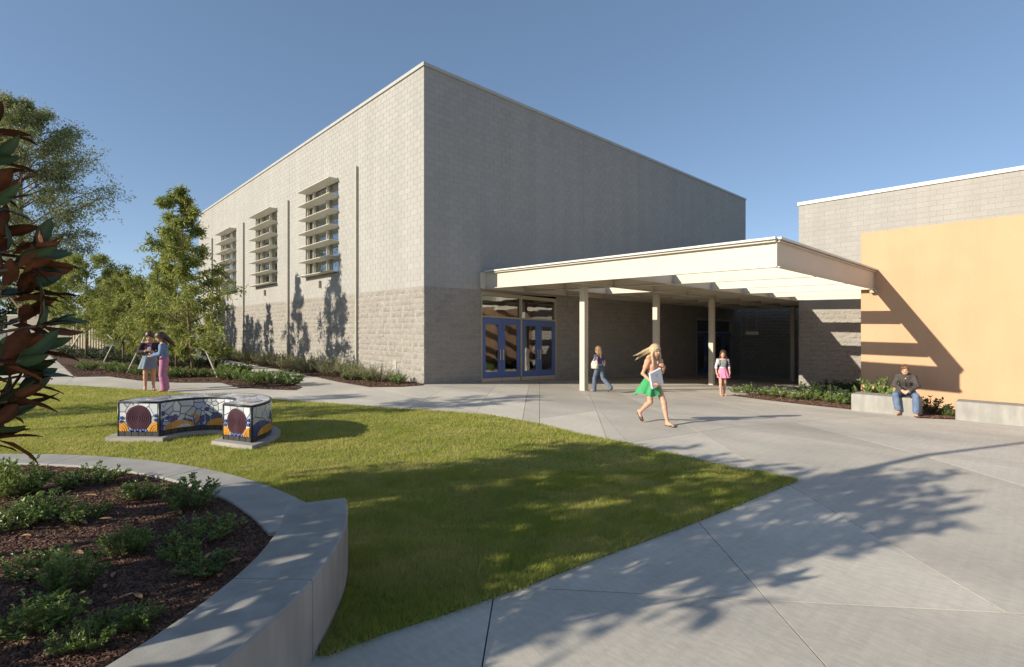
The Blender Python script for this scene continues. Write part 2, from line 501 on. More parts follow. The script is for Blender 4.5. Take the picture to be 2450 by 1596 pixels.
def add_grass():
    parts = [grass_blades(LAWN, 330000, .014, .055, .0058, 1, 2.0, 6.5), grass_blades(LAWN, 330000, .016, .050, .0066, 2, 6.0, 26)]
    V = np.concatenate([p[0] for p in parts]); t = np.concatenate([p[2] for p in parts])
    k = np.ones(len(V) // 3, bool)
    if BENCH_SLAB: k &= ~inpoly(V[::3, 0], V[::3, 1], BENCH_SLAB)
    V = V.reshape(-1, 3, 3)[k].reshape(-1, 3); t = t.reshape(-1, 3)[k].ravel()
    o = link('grass', mesh('grass', V, np.arange(len(V)).reshape(-1, 3), False, t), M_GRASS)
    tag(o, 'short mown grass of the lawn', 'grass', kind='stuff')

# ---------------------------------------------------------------- planted bed behind the curved wall
def strip_solid(inner, outer, z0, z1, b=.012):
    """closed solid swept along two matching polylines, with eased top edges"""
    n = len(inner); V = []; Fc = []
    for (a, o) in zip(inner, outer):
        a, o = np.array(a), np.array(o); t = (o - a) / np.linalg.norm(o - a)
        for p, z in ((a, z0), (a, z1 - b), (a + t * b, z1), (o - t * b, z1), (o, z1 - b), (o, z0)):
            V.append((p[0], p[1], z))
    for i in range(n - 1):
        for k in range(6):
            l = (k + 1) % 6
            Fc.append((i*6+k, i*6+l, (i+1)*6+l, (i+1)*6+k))
    Fc.append(tuple(range(5, -1, -1))); Fc.append(tuple(range((n-1)*6, n*6)))
    return V, Fc
# flush concrete mowing kerb, cast in lengths
kerb = empty('kerb', (0, 0, 0), 0, 'flat pale concrete kerb curving between lawn and shrub bed', 'kerb')
A0, A1 = ac((-7.30, -9.6)), ac((-16.0, -2.1))
cuts = np.linspace(0, 1, 7)
# put one visible joint where the photograph shows it
jt = (ac(G(480, 1130)[:2]) - A0) / (A1 - A0)
cuts = [0, jt, jt + .17, jt + .34, jt + .5, 1]
def kerb_pt(s):
    a = A0 + (A1 - A0) * s
    o = CURB_C + CURB_R * np.array([math.cos(a), math.sin(a)])
    d = (CURB_C2 - o) / np.linalg.norm(CURB_C2 - o)
    # where the inward line meets the inner circle
    B = (o - CURB_C2) @ d; C_ = (o - CURB_C2) @ (o - CURB_C2) - CURB_R2 ** 2
    return o, o + d * (-B - math.sqrt(max(B * B - C_, 0)))
for i in range(len(cuts) - 1):
    ss = np.linspace(cuts[i] + .0006, cuts[i+1] - .0006, 14)
    P = [kerb_pt(s) for s in ss]
    V, Fc = strip_solid([p[1] for p in P], [p[0] for p in P], -.05, .045, .008)
    link('kerb_length', mesh('kerb_length', V, Fc), M_KERB, kerb)
# raised curved seat wall
E0, E1a = aw(G(750, 1200, .45)), math.radians(-155)
seat = empty('seat_wall', (*WALL_C, 0), 0, 'low curved cast concrete seat wall around the near shrub bed', 'wall')
cuts = [E0, aw(G(640, 1385, .45)), math.radians(-100), E1a]
for i in range(3):
    aa = np.linspace(cuts[i] - .001, cuts[i+1] + .001, 26)
    I_ = [(WALL_R1 * math.cos(a), WALL_R1 * math.sin(a)) for a in aa]
    O_ = [(WALL_R2 * math.cos(a), WALL_R2 * math.sin(a)) for a in aa]
    V, Fc = strip_solid(O_, I_, -.2, .45, .012)
    link('wall_length', mesh('wall_length', V, Fc), M_WALLC, seat)
bpy.context.view_layer.update()
# mulch
def mound(x, y, s=1.0):
    return s * (.018 * math.sin(x * 2.1 + .6 * y) * math.cos(y * 1.7) + .01 * math.sin(5.3 * x + 1.3) * math.sin(4.7 * y))
def bed(name, poly, z, step, amp=1.0):
    P = ccw(poly); A = np.array(P); lo, hi = A.min(0), A.max(0)
    xs = np.arange(lo[0], hi[0] + step, step); ys = np.arange(lo[1], hi[1] + step, step)
    X, Y = np.meshgrid(xs, ys); k = inpoly(X.ravel(), Y.ravel(), P)
    import mathutils.geometry as mg
    pts = [Vector(p) for p in P] + [Vector((a, b)) for a, b in zip(X.ravel()[k], Y.ravel()[k])]
    n = len(P)
    vs_, es_, fs_, *_ = mg.delaunay_2d_cdt(pts, [(i, (i+1) % n) for i in range(n)], [], 1, 1e-5)
    V = [(v.x, v.y, z + gz(v.x) + mound(v.x, v.y, amp)) for v in vs_]
    o = link(name, mesh(name, V, [tuple(f) for f in fs_], True), M_MULCH)
    return tag(o, kind='structure'), P
def chips(name, poly, n, z, size, seed, label, dmax=99, amp=1.0):
    r = np.random.default_rng(seed)
    A = np.array(poly); lo, hi = A.min(0), A.max(0); X = []; Y = []; got = 0
    while got < n:
        x = r.uniform(lo[0], hi[0], 60000); y = r.uniform(lo[1], hi[1], 60000)
        d = (x - CAM[0]) * FW[0] + (y - CAM[1]) * FW[1]; s = (x - CAM[0]) * RT[0] + (y - CAM[1]) * RT[1]
        k = (d > 1) & (d < dmax) & (np.abs(s) < 1.08 * d + .2)
        x, y = x[k], y[k]; k = inpoly(x, y, poly); X.append(x[k]); Y.append(y[k]); got += k.sum()
    x = np.concatenate(X)[:n]; y = np.concatenate(Y)[:n]
    zz = np.array([z + gz(a) + mound(a, b, amp) for a, b in zip(x, y)]) + .004
    L = size * r.uniform(.4, 1.5, n); W = L * r.uniform(.15, .45, n)
    a = r.uniform(0, 2*np.pi, n); e = r.normal(0, .35, n); ro = r.normal(0, .5, n)
    u = np.stack([np.cos(a)*np.cos(e), np.sin(a)*np.cos(e), np.sin(e)], 1)
    v = np.stack([-np.sin(a), np.cos(a), np.zeros(n)], 1); wv = np.cross(u, v)
    v = v * np.cos(ro)[:, None] + wv * np.sin(ro)[:, None]; wv = np.cross(u, v)
    c = np.stack([x, y, zz], 1)
    V = np.empty((n, 5, 3))
    V[:, 0] = c - u*L[:, None]*.5 - v*W[:, None]*.4; V[:, 1] = c + u*L[:, None]*.5 - v*W[:, None]*.5
    V[:, 2] = c + u*L[:, None]*.45 + v*W[:, None]*.5; V[:, 3] = c - u*L[:, None]*.5 + v*W[:, None]*.4
    V[:, 4] = c + wv * (W * .45)[:, None]
    b = np.arange(n)[:, None] * 5
    Fc = np.concatenate([b + np.array([q]) for q in ((0, 1, 4), (1, 2, 4), (2, 3, 4), (3, 0, 4))])
    t = np.repeat(np.clip(r.normal(.5, .25, n), 0, 1), 5)
    o = link(name, mesh(name, V.reshape(-1, 3), Fc, False, t), M_CHIP)
    return tag(o, label, 'mulch', kind='stuff')
BEDN = [tuple(p) for p in [kerb_pt(s)[1] for s in np.linspace(.0, 1, 40)]]
tail = arc(WALL_C, WALL_R1 + .02, aw(BEDN[0]) - .02, math.radians(-155), 24)
BEDN = [(-17, -3.0), (-17, -12)] + tail[::-1] + BEDN
bed('shrub_bed', BEDN, .016, .22, .35)
chips('wood_chips', ccw(BEDN), 60000, .016, .030, 11, 'reddish bark chips covering the near shrub bed', 9, .35)
# bed with the row of trees
BEDT = [tuple(G(*p)[:2]) for p in [(100, 836), (151, 877), (177, 902), (257, 901), (333, 911), (423, 916), (526, 916), (569, 928), (640, 932), (705, 934), (722, 927), (665, 908), (600, 889), (545, 874), (490, 860), (440, 848), (400, 838), (300, 830), (200, 829)]]
_, BEDT = bed('tree_bed', BEDT, .016, .6, .35)
chips('wood_chips', BEDT, 14000, .016, .06, 12, 'bark chips under the row of young trees', 26, .35)
# bed along the sunlit wall
BEDW = [tuple(G(*p)[:2]) for p in [(1010, 922.5), (960, 926), (883, 926.5), (810, 914.5), (757, 903), (690, 889), (600, 872.5), (540, 860.5), (499, 852)]] + [(-1.6, 34), (0, 34), (0, 0)]
_, BEDW = bed('wall_bed', BEDW, .016, .6, .35)
chips('wood_chips', BEDW, 9000, .016, .06, 13, 'bark chips along the foot of the sunlit block wall', 40, .35)
# bed in front of the right building
BEDR = [tuple(GG(*p)[:2]) for p in [(1745, 946), (1822, 956), (1919, 967.5), (2034, 979.5)]] + [(6.7, -11.2), (9.75, -11.2), (9.75, -10.05), (15.4, -10.05), (15.4, -8.3), (11.0, -8.0)]
_, BEDR = bed('right_bed', BEDR, .018, .5, .35)
chips('wood_chips', BEDR, 7000, .018, .06, 14, 'bark chips in the bed beside the orange wall', 30, .35)
BEDG = [tuple(GG(2192, 1000.5)[:2]), tuple(GG(2284, 1004)[:2]), (9.75, -12.9), (9.75, -11.25)]
_, BEDG = bed('gap_bed', BEDG, .018, .4, .35)
chips('wood_chips', BEDG, 2500, .018, .05, 15, 'bark chips in the gap between the two concrete benches', 30, .35)
# ================================================================== block walls
BH, BW, MJ = .2032, .4064, .008
def sub_rect(r, h):
    a0, a1, b0, b1 = r; c0, c1, d0, d1 = h
    if a1 <= c0 or a0 >= c1 or b1 <= d0 or b0 >= d1: return [r]
    o = []
    if a0 < c0: o.append((a0, c0, b0, b1))
    if a1 > c1: o.append((c1, a1, b0, b1))
    m0, m1 = max(a0, c0), min(a1, c1)
    if b0 < d0: o.append((m0, m1, b0, d0))
    if b1 > d1: o.append((m0, m1, d1, b1))
    return o
def rects_minus(r, holes):
    R = [r]
    for h in holes:
        R = [q for x in R for q in sub_rect(x, h)]
    return [q for q in R if q[1] - q[0] > .015 and q[3] - q[2] > .015]
def block_mesh(wd, ht, split, r):
    """front of one block, u in [0,w], v in [0,h], w = depth (0 at the face, negative inside)"""
    if not split:
        i = .002
        V = [(0, 0, -.0105), (wd, 0, -.0105), (wd, ht, -.0105), (0, ht, -.0105), (i, i, 0), (wd-i, i, 0), (wd-i, ht-i, 0), (i, ht-i, 0)]
        return V, [(4, 5, 6, 7), (0, 1, 5, 4), (1, 2, 6, 5), (2, 3, 7, 6), (3, 0, 4, 7)]
    nx, ny = (6, 4) if wd > .3 else (4, 4)
    V = []; Fc = []
    cx, cy = r.normal(0, .006), r.normal(0, .006)
    for j in range(ny):
        for i in range(nx):
            ed = i in (0, nx-1) or j in (0, ny-1)
            u = i / (nx-1); v = j / (ny-1)
            z = (-.002 + r.normal(0, .004)) if ed else (.012 + cx * (u-.5) * 4 + cy * (v-.5) * 4 + r.normal(0, .0065))
            V.append((u * wd * .985 + wd * .0075, v * ht * .97 + ht * .015, z))
    q = len(V)
    V += [(0, 0, -.012), (wd, 0, -.012), (wd, ht, -.012), (0, ht, -.012)]
    for j in range(ny-1):
        for i in range(nx-1):
            k = j*nx+i
            Fc += [(k, k+1, k+nx+1), (k, k+nx+1, k+nx)]
    Fc += [tuple([q, q+1] + list(range(nx-1, -1, -1))), tuple([q+1, q+2] + [j*nx+nx-1 for j in range(ny-1, -1, -1)]),
           tuple([q+2, q+3] + [(ny-1)*nx+i for i in range(nx)]), tuple([q+3, q] + [j*nx for j in range(ny)])]
    return V, Fc
def block_wall(parent, O, u, n, U, z0, z1, holes, split_z, joints, npick=300, seed=3, jd=.0052):
    """backing sheet of mortar with a block face for every block; the npick largest in view are objects of their own"""
    r = np.random.default_rng(seed)
    O, u, n = (np.array(v, float) for v in (O, u, n)); up = UP
    back = MB()
    for (a0, a1, b0, b1) in rects_minus((0, U, z0, z1), holes):
        c = [O + u*a + up*b - n*jd for a, b in ((a0, b0), (a1, b0), (a1, b1), (a0, b1))]
        back.add(c, [(0, 1, 2, 3)] if np.cross(u, up) @ n > 0 else [(3, 2, 1, 0)])
    wall = back.build('wall', M_MORTAR, parent)
    flip = np.cross(u, up) @ n < 0
    full, rest = [], []
    edges = [0] + sorted(joints) + [U]
    k0 = math.floor(z0 / BH)
    for k in range(k0, math.ceil(z1 / BH)):
        zb, zt = max(k * BH, z0), min((k + 1) * BH, z1)
        if zt - zb < .03: continue
        for e in range(len(edges) - 1):
            a, b = edges[e] + (.004 if e else .002), edges[e+1] - .004
            p = a - (BW / 2 if (k + e) % 2 else 0)
            while p < b:
                s, t = max(p, a), min(p + BW, b)
                p += BW
                if t - s < .05: continue
                rc = (s + MJ/2, t - MJ/2, zb + MJ/2, zt - MJ/2)
                Q = rects_minus(rc, holes)
                for q in Q:
                    sp = q[3] <= split_z + .02
                    isfull = len(Q) == 1 and q == rc and abs(t - s - BW) < 1e-6 and abs(zt - zb - BH) < 1e-6
                    (full if isfull else rest).append((q, sp))
    # size in the picture
    def score(item):
        q, sp = item
        c = O + u*(q[0]+q[1])/2 + up*(q[2]+q[3])/2
        x, y, d = proj(c)
        if d < 1 or not (0 < x < 2450 and 0 < y < 1596): return 0
        vd = (CAM - c) / np.linalg.norm(CAM - c)
        return max(vd @ n, 0) / d ** 2
    full.sort(key=score, reverse=True)
    pick, more = full[:npick], full[npick:]
    fm = {}
    def world(V): 
        V = np.array(V); return V[:, :1]*u + V[:, 1:2]*up + V[:, 2:3]*n
    variants = {}
    for sp in (False, True):
        L = []
        for i in range(9):
            V, Fc = block_mesh(BW-MJ, BH-MJ, sp, r)
            me = mesh('block', world(V), [f[::-1] for f in Fc] if flip else Fc, False, np.full(len(V), np.clip(r.normal(.5, .28), 0, 1)))
            me.materials.append(M_SPLIT if sp else M_BLOCK)
            L.append(me)
        variants[sp] = L
    for q, sp in pick:
        o = bpy.data.objects.new('block', variants[sp][r.integers(9)])
        COL.objects.link(o)
        o.location = O + u*q[0] + up*q[2]
        o.parent = wall
    for sp in (False, True):
        VV, FF, T = [], [], []; nv = 0
        for q, s_ in more + rest:
            if s_ != sp: continue
            V, Fc = block_mesh(q[1]-q[0], q[3]-q[2], sp, r)
            VV.append(world(V) + O + u*q[0] + up*q[2])
            FF += [tuple(nv + i for i in (f[::-1] if flip else f)) for f in Fc]
            T.append(np.full(len(V), np.clip(r.normal(.5, .28), 0, 1))); nv += len(V)
        if nv:
            o = link('blocks', mesh('blocks', np.concatenate(VV), FF, False, np.concatenate(T)), M_SPLIT if sp else M_BLOCK, wall)
            o['kind'] = 'stuff'
    return wall

# ------------------------------------------------------------------ the big building
HT, LY, LX = 10.60, 30.85, 25.77
hall = empty('school_hall', (0, 0, 0), 0, 'tall grey concrete block hall with louvred windows and blue doors', 'building')
WIN = [(6.43, 9.94), (13.77, 17.29), (21.11, 24.63)]
WZ0, WZ1 = 4.20, 8.23
POLE = [4.69, 12.07, 19.43, 26.78]
D0, D1 = 2.45, 6.54
FD0, FD1 = 18.8, 23.5
wholes = [(a, b, WZ0, WZ1) for a, b in WIN]
block_wall(hall, (0, .003, 0), (0, 1, 0), (-1, 0, 0), LY, -.05, HT, wholes, 16*BH, POLE, 300, 3)
block_wall(hall, (.003, 0, 0), (1, 0, 0), (0, -1, 0), LX, -1.5, HT, [(D0, D1, -.6, 3.17), (FD0, FD1, -1.4, 2.45)], 16*BH,
           [PY(1396, 400, 0)[0], PY(1633, 450, 0)[0]], 300, 4)
m = MB()
m.add([(LX, 0, -2), (LX, LY, -2), (LX, LY, HT), (LX, 0, HT)], [(0, 1, 2, 3)])
m.add([(.02, LY, -2), (LX, LY, -2), (LX, LY, HT), (.02, LY, HT)], [(3, 2, 1, 0)])
m.build('wall', M_BLOCK, hall)
m = MB(); m.box((.05, .05, HT - .3), (LX - .05, LY - .05, HT - .22)); m.build('roof', M_COPING, hall)
# metal coping, in lengths with butt seams
for a in np.arange(0, LY, 3.05):
    b = min(a + 3.045, LY)
    MB().box((-.05, a - (.05 if a == 0 else 0), HT - .07), (.28, b, HT + .045)).build('coping', M_COPG, hall)
for a in np.arange(.282, LX, 3.05):
    MB().box((a, -.05, HT - .07), (min(a + 3.045, LX), .28, HT + .04)).build('coping', M_COPG, hall)
# flat steel strips on the sunlit wall
for y in POLE:
    MB().box((-.10, y - .05, -.02), (-.004, y + .05, 8.27)).build('pilaster_strip', M_STRIP, hall)
# windows with projecting sun shelves
for wi, (a, b) in enumerate(WIN):
    wn = MB()
    D = .24
    wn.add([(-.002, a, WZ0), (D, a, WZ0), (D, a, WZ1), (-.002, a, WZ1)], [(0, 1, 2, 3)])
    wn.add([(-.002, b, WZ0), (D, b, WZ0), (D, b, WZ1), (-.002, b, WZ1)], [(3, 2, 1, 0)])
    wn.add([(-.002, a, WZ0), (-.002, b, WZ0), (D, b, WZ0), (D, a, WZ0)], [(0, 1, 2, 3)])
    wn.add([(-.002, a, WZ1), (-.002, b, WZ1), (D, b, WZ1), (D, a, WZ1)], [(3, 2, 1, 0)])
    win = wn.build('window', M_MORTAR, hall)
    fr = MB(); x0, x1 = .15, .21
    for (p, q, r_, s_) in ((a, a+.06, WZ0, WZ1), (b-.06, b, WZ0, WZ1), (a+.06, b-.06, WZ0, WZ0+.06), (a+.06, b-.06, WZ1-.06, WZ1)):
        fr.box((x0, p, r_), (x1, q, s_))
    fr.build('frame', M_TAN, win)
    ms_ = [a + (b-a)*.36, a + (b-a)*.78]
    for y in ms_:
        MB().box((x0-.01, y-.035, WZ0+.062), (x1, y+.035, WZ1-.062)).build('mullion', M_TAN, win)
    ys = [a+.06] + ms_ + [b-.06]
    for i in range(3):
        MB().box((.175, ys[i]+.03, WZ0+.05), (.185, ys[i+1]-.03, WZ1-.05)).build('pane', M_WGLASS, win)
    for i in range(7):
        z = WZ0 + .06 + i * (WZ1 - WZ0 - .12) / 6
        # shelf: thin tapered blade with a rounded nose and two end brackets
        s = MB()
        sp = a + (b-a)*.56
        for y0, y1 in ((a+.015, sp-.006), (sp+.006, b-.015)) if 0 < i < 6 else ((a+.015, b-.015),):
            s.hexa([(-.40, y0, z-.014), (.12, y0, z-.030), (.12, y1, z-.030), (-.40, y1, z-.014),
                    (-.40, y0, z+.014), (.12, y0, z+.02), (.12, y1, z+.02), (-.40, y1, z+.014)])
            s.tube([(-.40, y0, z), (-.40, y1, z)], .018, 8)
        s.build('sun_shelf', M_SHELF, win)
    for y in (ms_[0], ms_[1], b-.10):
        MB().box((.03, y-.03, WZ0+.07), (.10, y-.015, WZ1-.07)).box((.03, y+.015, WZ0+.07), (.10, y+.03, WZ1-.07)).build('shelf_bracket', M_SHELF, win)
    MB().box((-.03, a-.01, WZ0-.10), (.10, b+.01, WZ0-.006)).build('sill', M_STRIP, win)
    yk = (a+b)/2 + .1
    k = MB()
    k.box((-.11, yk-.10, 3.66), (-.002, yk-.05, 3.98))
    k.box((-.09, yk+.03, 3.70), (-.002, yk+.07, 3.96))
    k.hexa([(-.10, yk-.05, 3.80), (-.02, yk-.05, 3.80), (-.02, yk+.03, 3.84), (-.10, yk+.03, 3.84), (-.10, yk-.05, 3.83), (-.02, yk-.05, 3.83), (-.02, yk+.03, 3.87), (-.10, yk+.03, 3.87)])
    k.build('wall_bracket', M_STRIP, hall)
# small hatch plate near the corner
MB().bbox((-.022, 1.72, .40), (-.0135+.02, 1.98, .74), .004).build('hatch_plate', M_STRIP, hall)

# ------------------------------------------------------------------ doors
def door_unit(x0, x1, zb, zh, zt, sh, pairs):
    """tan frame with transom lights over pairs of blue doors; sh is the fall of the sill line"""
    S = lambda x, z: z - sh * (x - x0)
    def bar(a, b, c, d, y0=-.02, y1=.16):
        return [(a, y0, S(a, c)), (b, y0, S(b, c)), (b, y1, S(b, c)), (a, y1, S(a, c)), (a, y0, S(a, d)), (b, y0, S(b, d)), (b, y1, S(b, d)), (a, y1, S(a, d))]
    fr = MB(); f = .055
    fr.hexa(bar(x0, x0+f, zb-.2, zt)); fr.hexa(bar(x1-f, x1, zb-.3, zt)); fr.hexa(bar(x0+f, x1-f, zt-.10, zt+.03, -.018))
    frame = fr.build('door_frame', M_TAN, hall)
    w_ = (x1 - x0 - 2*f) / pairs
    MB().hexa(bar(x0+f, x1-f, zh, zh+.06, -.015)).build('transom_bar', M_TAN, frame)
    MB().hexa(bar(x0+f, x1-f, zb-.4, zb, .0, .2)).build('threshold', M_KERB, frame)
    for p in range(pairs):
        a = x0 + f + p*w_; b = a + w_
        if p: MB().hexa(bar(a-.035, a+.035, zb, zh-.001, -.022)).hexa(bar(a-.035, a+.035, zh+.061, zt-.101, -.022)).build('mullion', M_TAN, frame)
        aa, bb = a + (.035 if p else 0), b - (.035 if p < pairs-1 else 0)
        MB().hexa(bar(aa+.01, bb-.01, zh+.05, zt-.09, .08, .09)).build('transom_pane', M_GLASS, frame)
        mid = (aa+bb)/2
        for k, (c, d) in enumerate(((aa+.006, mid-.004), (mid+.004, bb-.006))):
            L = MB(); st = .17
            z0, z1 = zb+.012, zh-.008
            for (q0, q1, r0, r1) in ((c, c+st, z0, z1), (d-st, d, z0, z1), (c+st, d-st, z0, z0+.36), (c+st, d-st, z1-.24, z1)):
                L.hexa(bar(q0, q1, r0, r1, .01, .055))
            leaf = L.build('door', M_BLUE, hall)
            MB().hexa(bar(c+st-.01, d-st+.01, z0+.35, z1-.23, .03, .037)).build('glass_pane', M_GLASS, leaf)
            MB().hexa(bar(c+.004, d-.004, z0-.004, z0+.13, .004, .0098)).build('kick_plate', M_STEEL, leaf)
            hx = (d-.08) if k == 0 else (c+.08)
            h = MB()
            zc = S(hx, z0+1.0)
            h.bbox((hx-.03, -.004, zc-.19), (hx+.03, .0098, zc+.19), .004)
            g = MB(); hx2 = hx - .085 if k == 0 else hx + .085
            g.tube([(hx2, .0, zc-.17), (hx2, -.06, zc-.12), (hx2, -.06, zc+.12), (hx2, .0, zc+.17)], .016, 6)
            h.build('lock_plate', M_STEEL, leaf); g.build('handle', M_DARK, leaf)
    return frame
door_unit(D0, D1, -.125, 2.265, 3.17, .030, 2)
door_unit(FD0, FD1, -.95, 1.62, 2.45, .012, 2)
# the lobby behind the doors: a real room with a flag and a table
room = MB()
rx0, rx1, ry0, ry1, rz0, rz1 = 1.6, 8.0, .22, 6.5, -.30, 3.6
room.add([(rx0, ry0, rz0), (rx1, ry0, rz0), (rx1, ry1, rz0), (rx0, ry1, rz0)], [(0, 1, 2, 3)], 1)
room.add([(rx0, ry0, rz1), (rx1, ry0, rz1), (rx1, ry1, rz1), (rx0, ry1, rz1)], [(3, 2, 1, 0)])
room.add([(rx0, ry1, rz0), (rx1, ry1, rz0), (rx1, ry1, rz1), (rx0, ry1, rz1)], [(0, 1, 2, 3)])
room.add([(rx0, ry0, rz0), (rx0, ry1, rz0), (rx0, ry1, rz1), (rx0, ry0, rz1)], [(0, 1, 2, 3)])
room.add([(rx1, ry0, rz0), (rx1, ry1, rz0), (rx1, ry1, rz1), (rx1, ry0, rz1)], [(3, 2, 1, 0)])
room.build('lobby', [M_ROOM, M_FLOOR], hall)
fl = empty('wall_flag', (6.05, .42, 2.55), 0, 'small striped flag hanging behind the glass over the doors', 'flag')
M_RED = material('flag_red', (.45, .03, .04), None, .8); M_WHT = material('flag_white', (.75, .73, .70), None, .8); M_NAVY = material('flag_navy', (.03, .04, .12), None, .8)
for i in range(7):
    V = []; Fc = []
    for j in range(6):
        x = j * .055; yy = .012 * math.sin(j * 1.2 + i * .3)
        V += [(x, yy, .42 - i*.07), (x, yy, .42 - i*.07 - .069)]
    Fc = [(2*j, 2*j+1, 2*j+3, 2*j+2) for j in range(5)]
    link('stripe', mesh('stripe', V, Fc), M_RED if i % 2 == 0 else M_WHT, fl)
MB().box((-.012, -.03, .16), (.16, -.022, .425)).build('canton', M_NAVY, fl)
tb = empty('table', (3.6, 2.6, -.30), .2, 'white folding table seen through the glass doors', 'table')
MB().bbox((-.9, -.38, .70), (.9, .38, .74), .01).build('table_top', M_WHT, tb)
for sx in (-.75, .75):
    for sy in (-.3, .3):
        MB().tube([(sx, sy, 0), (sx, sy, .70)], .02, 6).build('leg', M_STEEL, tb)
# small plates on the shaded wall
p = PY(1765, 802, 0)
MB().bbox((p[0]-.12, -.03, p[2]-.17), (p[0]+.12, .012, p[2]+.17), .006).build('call_plate', M_STEEL, hall)

# ------------------------------------------------------------------ entrance canopy
def ztop(x, y): return 3.94 - .0155*abs(y) - .010*(x - 2.3)
def zbot(x, y): return ztop(x, y) - .645
can = empty('entrance_canopy', (2.1, -10.24, gz(2.1)), 0, 'cream steel entrance canopy with open beams and square posts', 'canopy')
can_objs = []
def cpart(m, name, mat_):
    o = m.build(name, mat_); can_objs.append(o); return o
FL, FC, FE = np.array([2.62, -.13]), np.array([2.10, -10.24]), np.array([9.80, -10.42])
def channel(p, q, out, name, lip=.10):
    """steel channel from p to q, flanges pointing out"""
    out = np.array(out, float)
    def pr(off0, off1, h0, h1):
        c = []
        for hh in (h0, h1):
            for (s, f) in ((p, off0), (q, off0), (q, off1), (p, off1)):
                b = s + out * f
                c.append((b[0], b[1], zbot(*s) + hh))
        return c
    H_ = .645
    m = MB()
    m.hexa(pr(-.02, 0.0, .0, H_-.06)); beam = cpart(m, name, M_PAINT)
    MB().hexa(pr(.001, lip, 0.0, .022)).build('flange', M_PAINT, beam)
    MB().hexa(pr(.001, lip, H_-.10, H_-.078)).build('flange', M_PAINT, beam)
    MB().hexa(pr(-.10, lip+.03, H_-.048, H_)).build('gutter_edge', M_COPING, beam)
    return beam
channel(FL, FC, (-1, -.0), 'fascia_beam')
channel(FC + np.array([-.02, 0]), FE, (0, -1), 'fascia_beam', .06)
# end plate and ledger against the hall wall
def rect_beam(p, q, wd, h0, h1, name, mat_=M_PAINT):
    p, q = np.array(p, float), np.array(q, float)
    t = (q - p) / np.linalg.norm(q - p); nn = np.array([-t[1], t[0]]) * wd / 2
    c = []
    for h in (h0, h1):
        for s, sg in ((p, -1), (q, -1), (q, 1), (p, 1)):
            b = s + nn * sg
            c.append((b[0], b[1], zbot(*s) + h))
    return cpart(MB().hexa(c), name, mat_)
rect_beam((2.36, -.075), (24, -.075), .11, .0, .58, 'ledger_beam')
def fasx(y): return FL[0] + (FC[0]-FL[0]) * (FL[1]-y) / (FL[1]-FC[1])
def fasy(x): return FC[1] + (FE[1]-FC[1]) * (x-FC[0]) / (FE[0]-FC[0])
JX = [4.6, 7.1, 9.6, 12.1, 14.6, 17.1, 19.6, 22.1]
XB = [-2.15, -4.25, -6.40]
for x in JX:
    # joist web plus a bottom flange
    y1 = fasy(x) + .03 if x < 9.7 else (-10.0 if x < 15.4 else -6.34)
    rect_beam((x, -.14), (x, y1), .045, .014, .38, 'joist')
    rect_beam((x, -.14), (x, y1 + .02), .14, .0, .0125, 'joist_flange')
for y in XB:
    xs = [fasx(y) + .0] + JX + [24 if y > -6.3 else 15.4]
    for a, b in zip(xs[:-1], xs[1:]):
        if b - a < .3: continue
        rect_beam((a+.03, y), (b-.03, y), .05, .016, .375, 'cross_beam')
        rect_beam((a+.08, y), (b-.08, y), .13, .002, .0145, 'beam_flange')
# roof deck between the beams, left open over the outer bays and in one inner bay
ys = [-.14] + XB
xs = [2.2] + JX + [24]
for i in range(len(xs)-1):
    for j in range(len(ys)-1):
        if i == 1 and j == 1: continue
        x0, x1, y0, y1 = xs[i]+.003, xs[i+1]-.003, ys[j+1]+.003, ys[j]-.003
        xa, xb = (fasx(y0) + .03, fasx(y1) + .03) if i == 0 else (x0, x0)
        c = [(x, y, zbot(x, y) + h) for h in (.384, .46) for x, y in ((xa, y0), (x1, y0), (x1, y1), (xb, y1))]
        cpart(MB().hexa(c), 'deck_panel', M_DECK)
# posts
for px, py in ((1397, 934), (1570, 924), (1703, 921), (1897, 913)):
    b = GG(px, py)
    x, y = b[0], b[1]
    z1 = zbot(x, y) - .001
    q = .105
    col_ = cpart(MB().bbox((x-q, y-q, gz(x)-.05), (x+q, y+q, z1-.02), .012), 'post', M_PAINT)
    MB().box((x-q-.03, y-q-.03, z1-.019), (x+q+.03, y+q+.03, z1-.002)).build('cap_plate', M_PAINT, col_)
    print('post', px, b)
# bearing shoe where the outer beam meets the orange wall
cpart(MB().box((9.60, -10.52, zbot(9.8, -10.4)-.10), (9.795, -10.34, zbot(9.8, -10.4)-.004)), 'bearing_shoe', M_TAN)
M0 = Matrix.Translation(Vector(can.location))
for o in can_objs:
    o.parent = can; o.matrix_parent_inverse = M0.inverted()

# hanging sign plate deep under the canopy
s0 = PX(1799, 797, 19.0)
sg = empty('hanging_sign', s0, 0, 'small white sign plate hanging deep under the canopy', 'sign')
MB().bbox((-.02, -.33, -.085), (.02, .33, .085), .006).build('sign_plate', M_COPING, sg)
for y in (-.25, .25):
    MB().tube([(0, y, .085), (0, y, zbot(19, s0[1]) - s0[2])], .008, 6).build('hanger_rod', M_STEEL, sg)

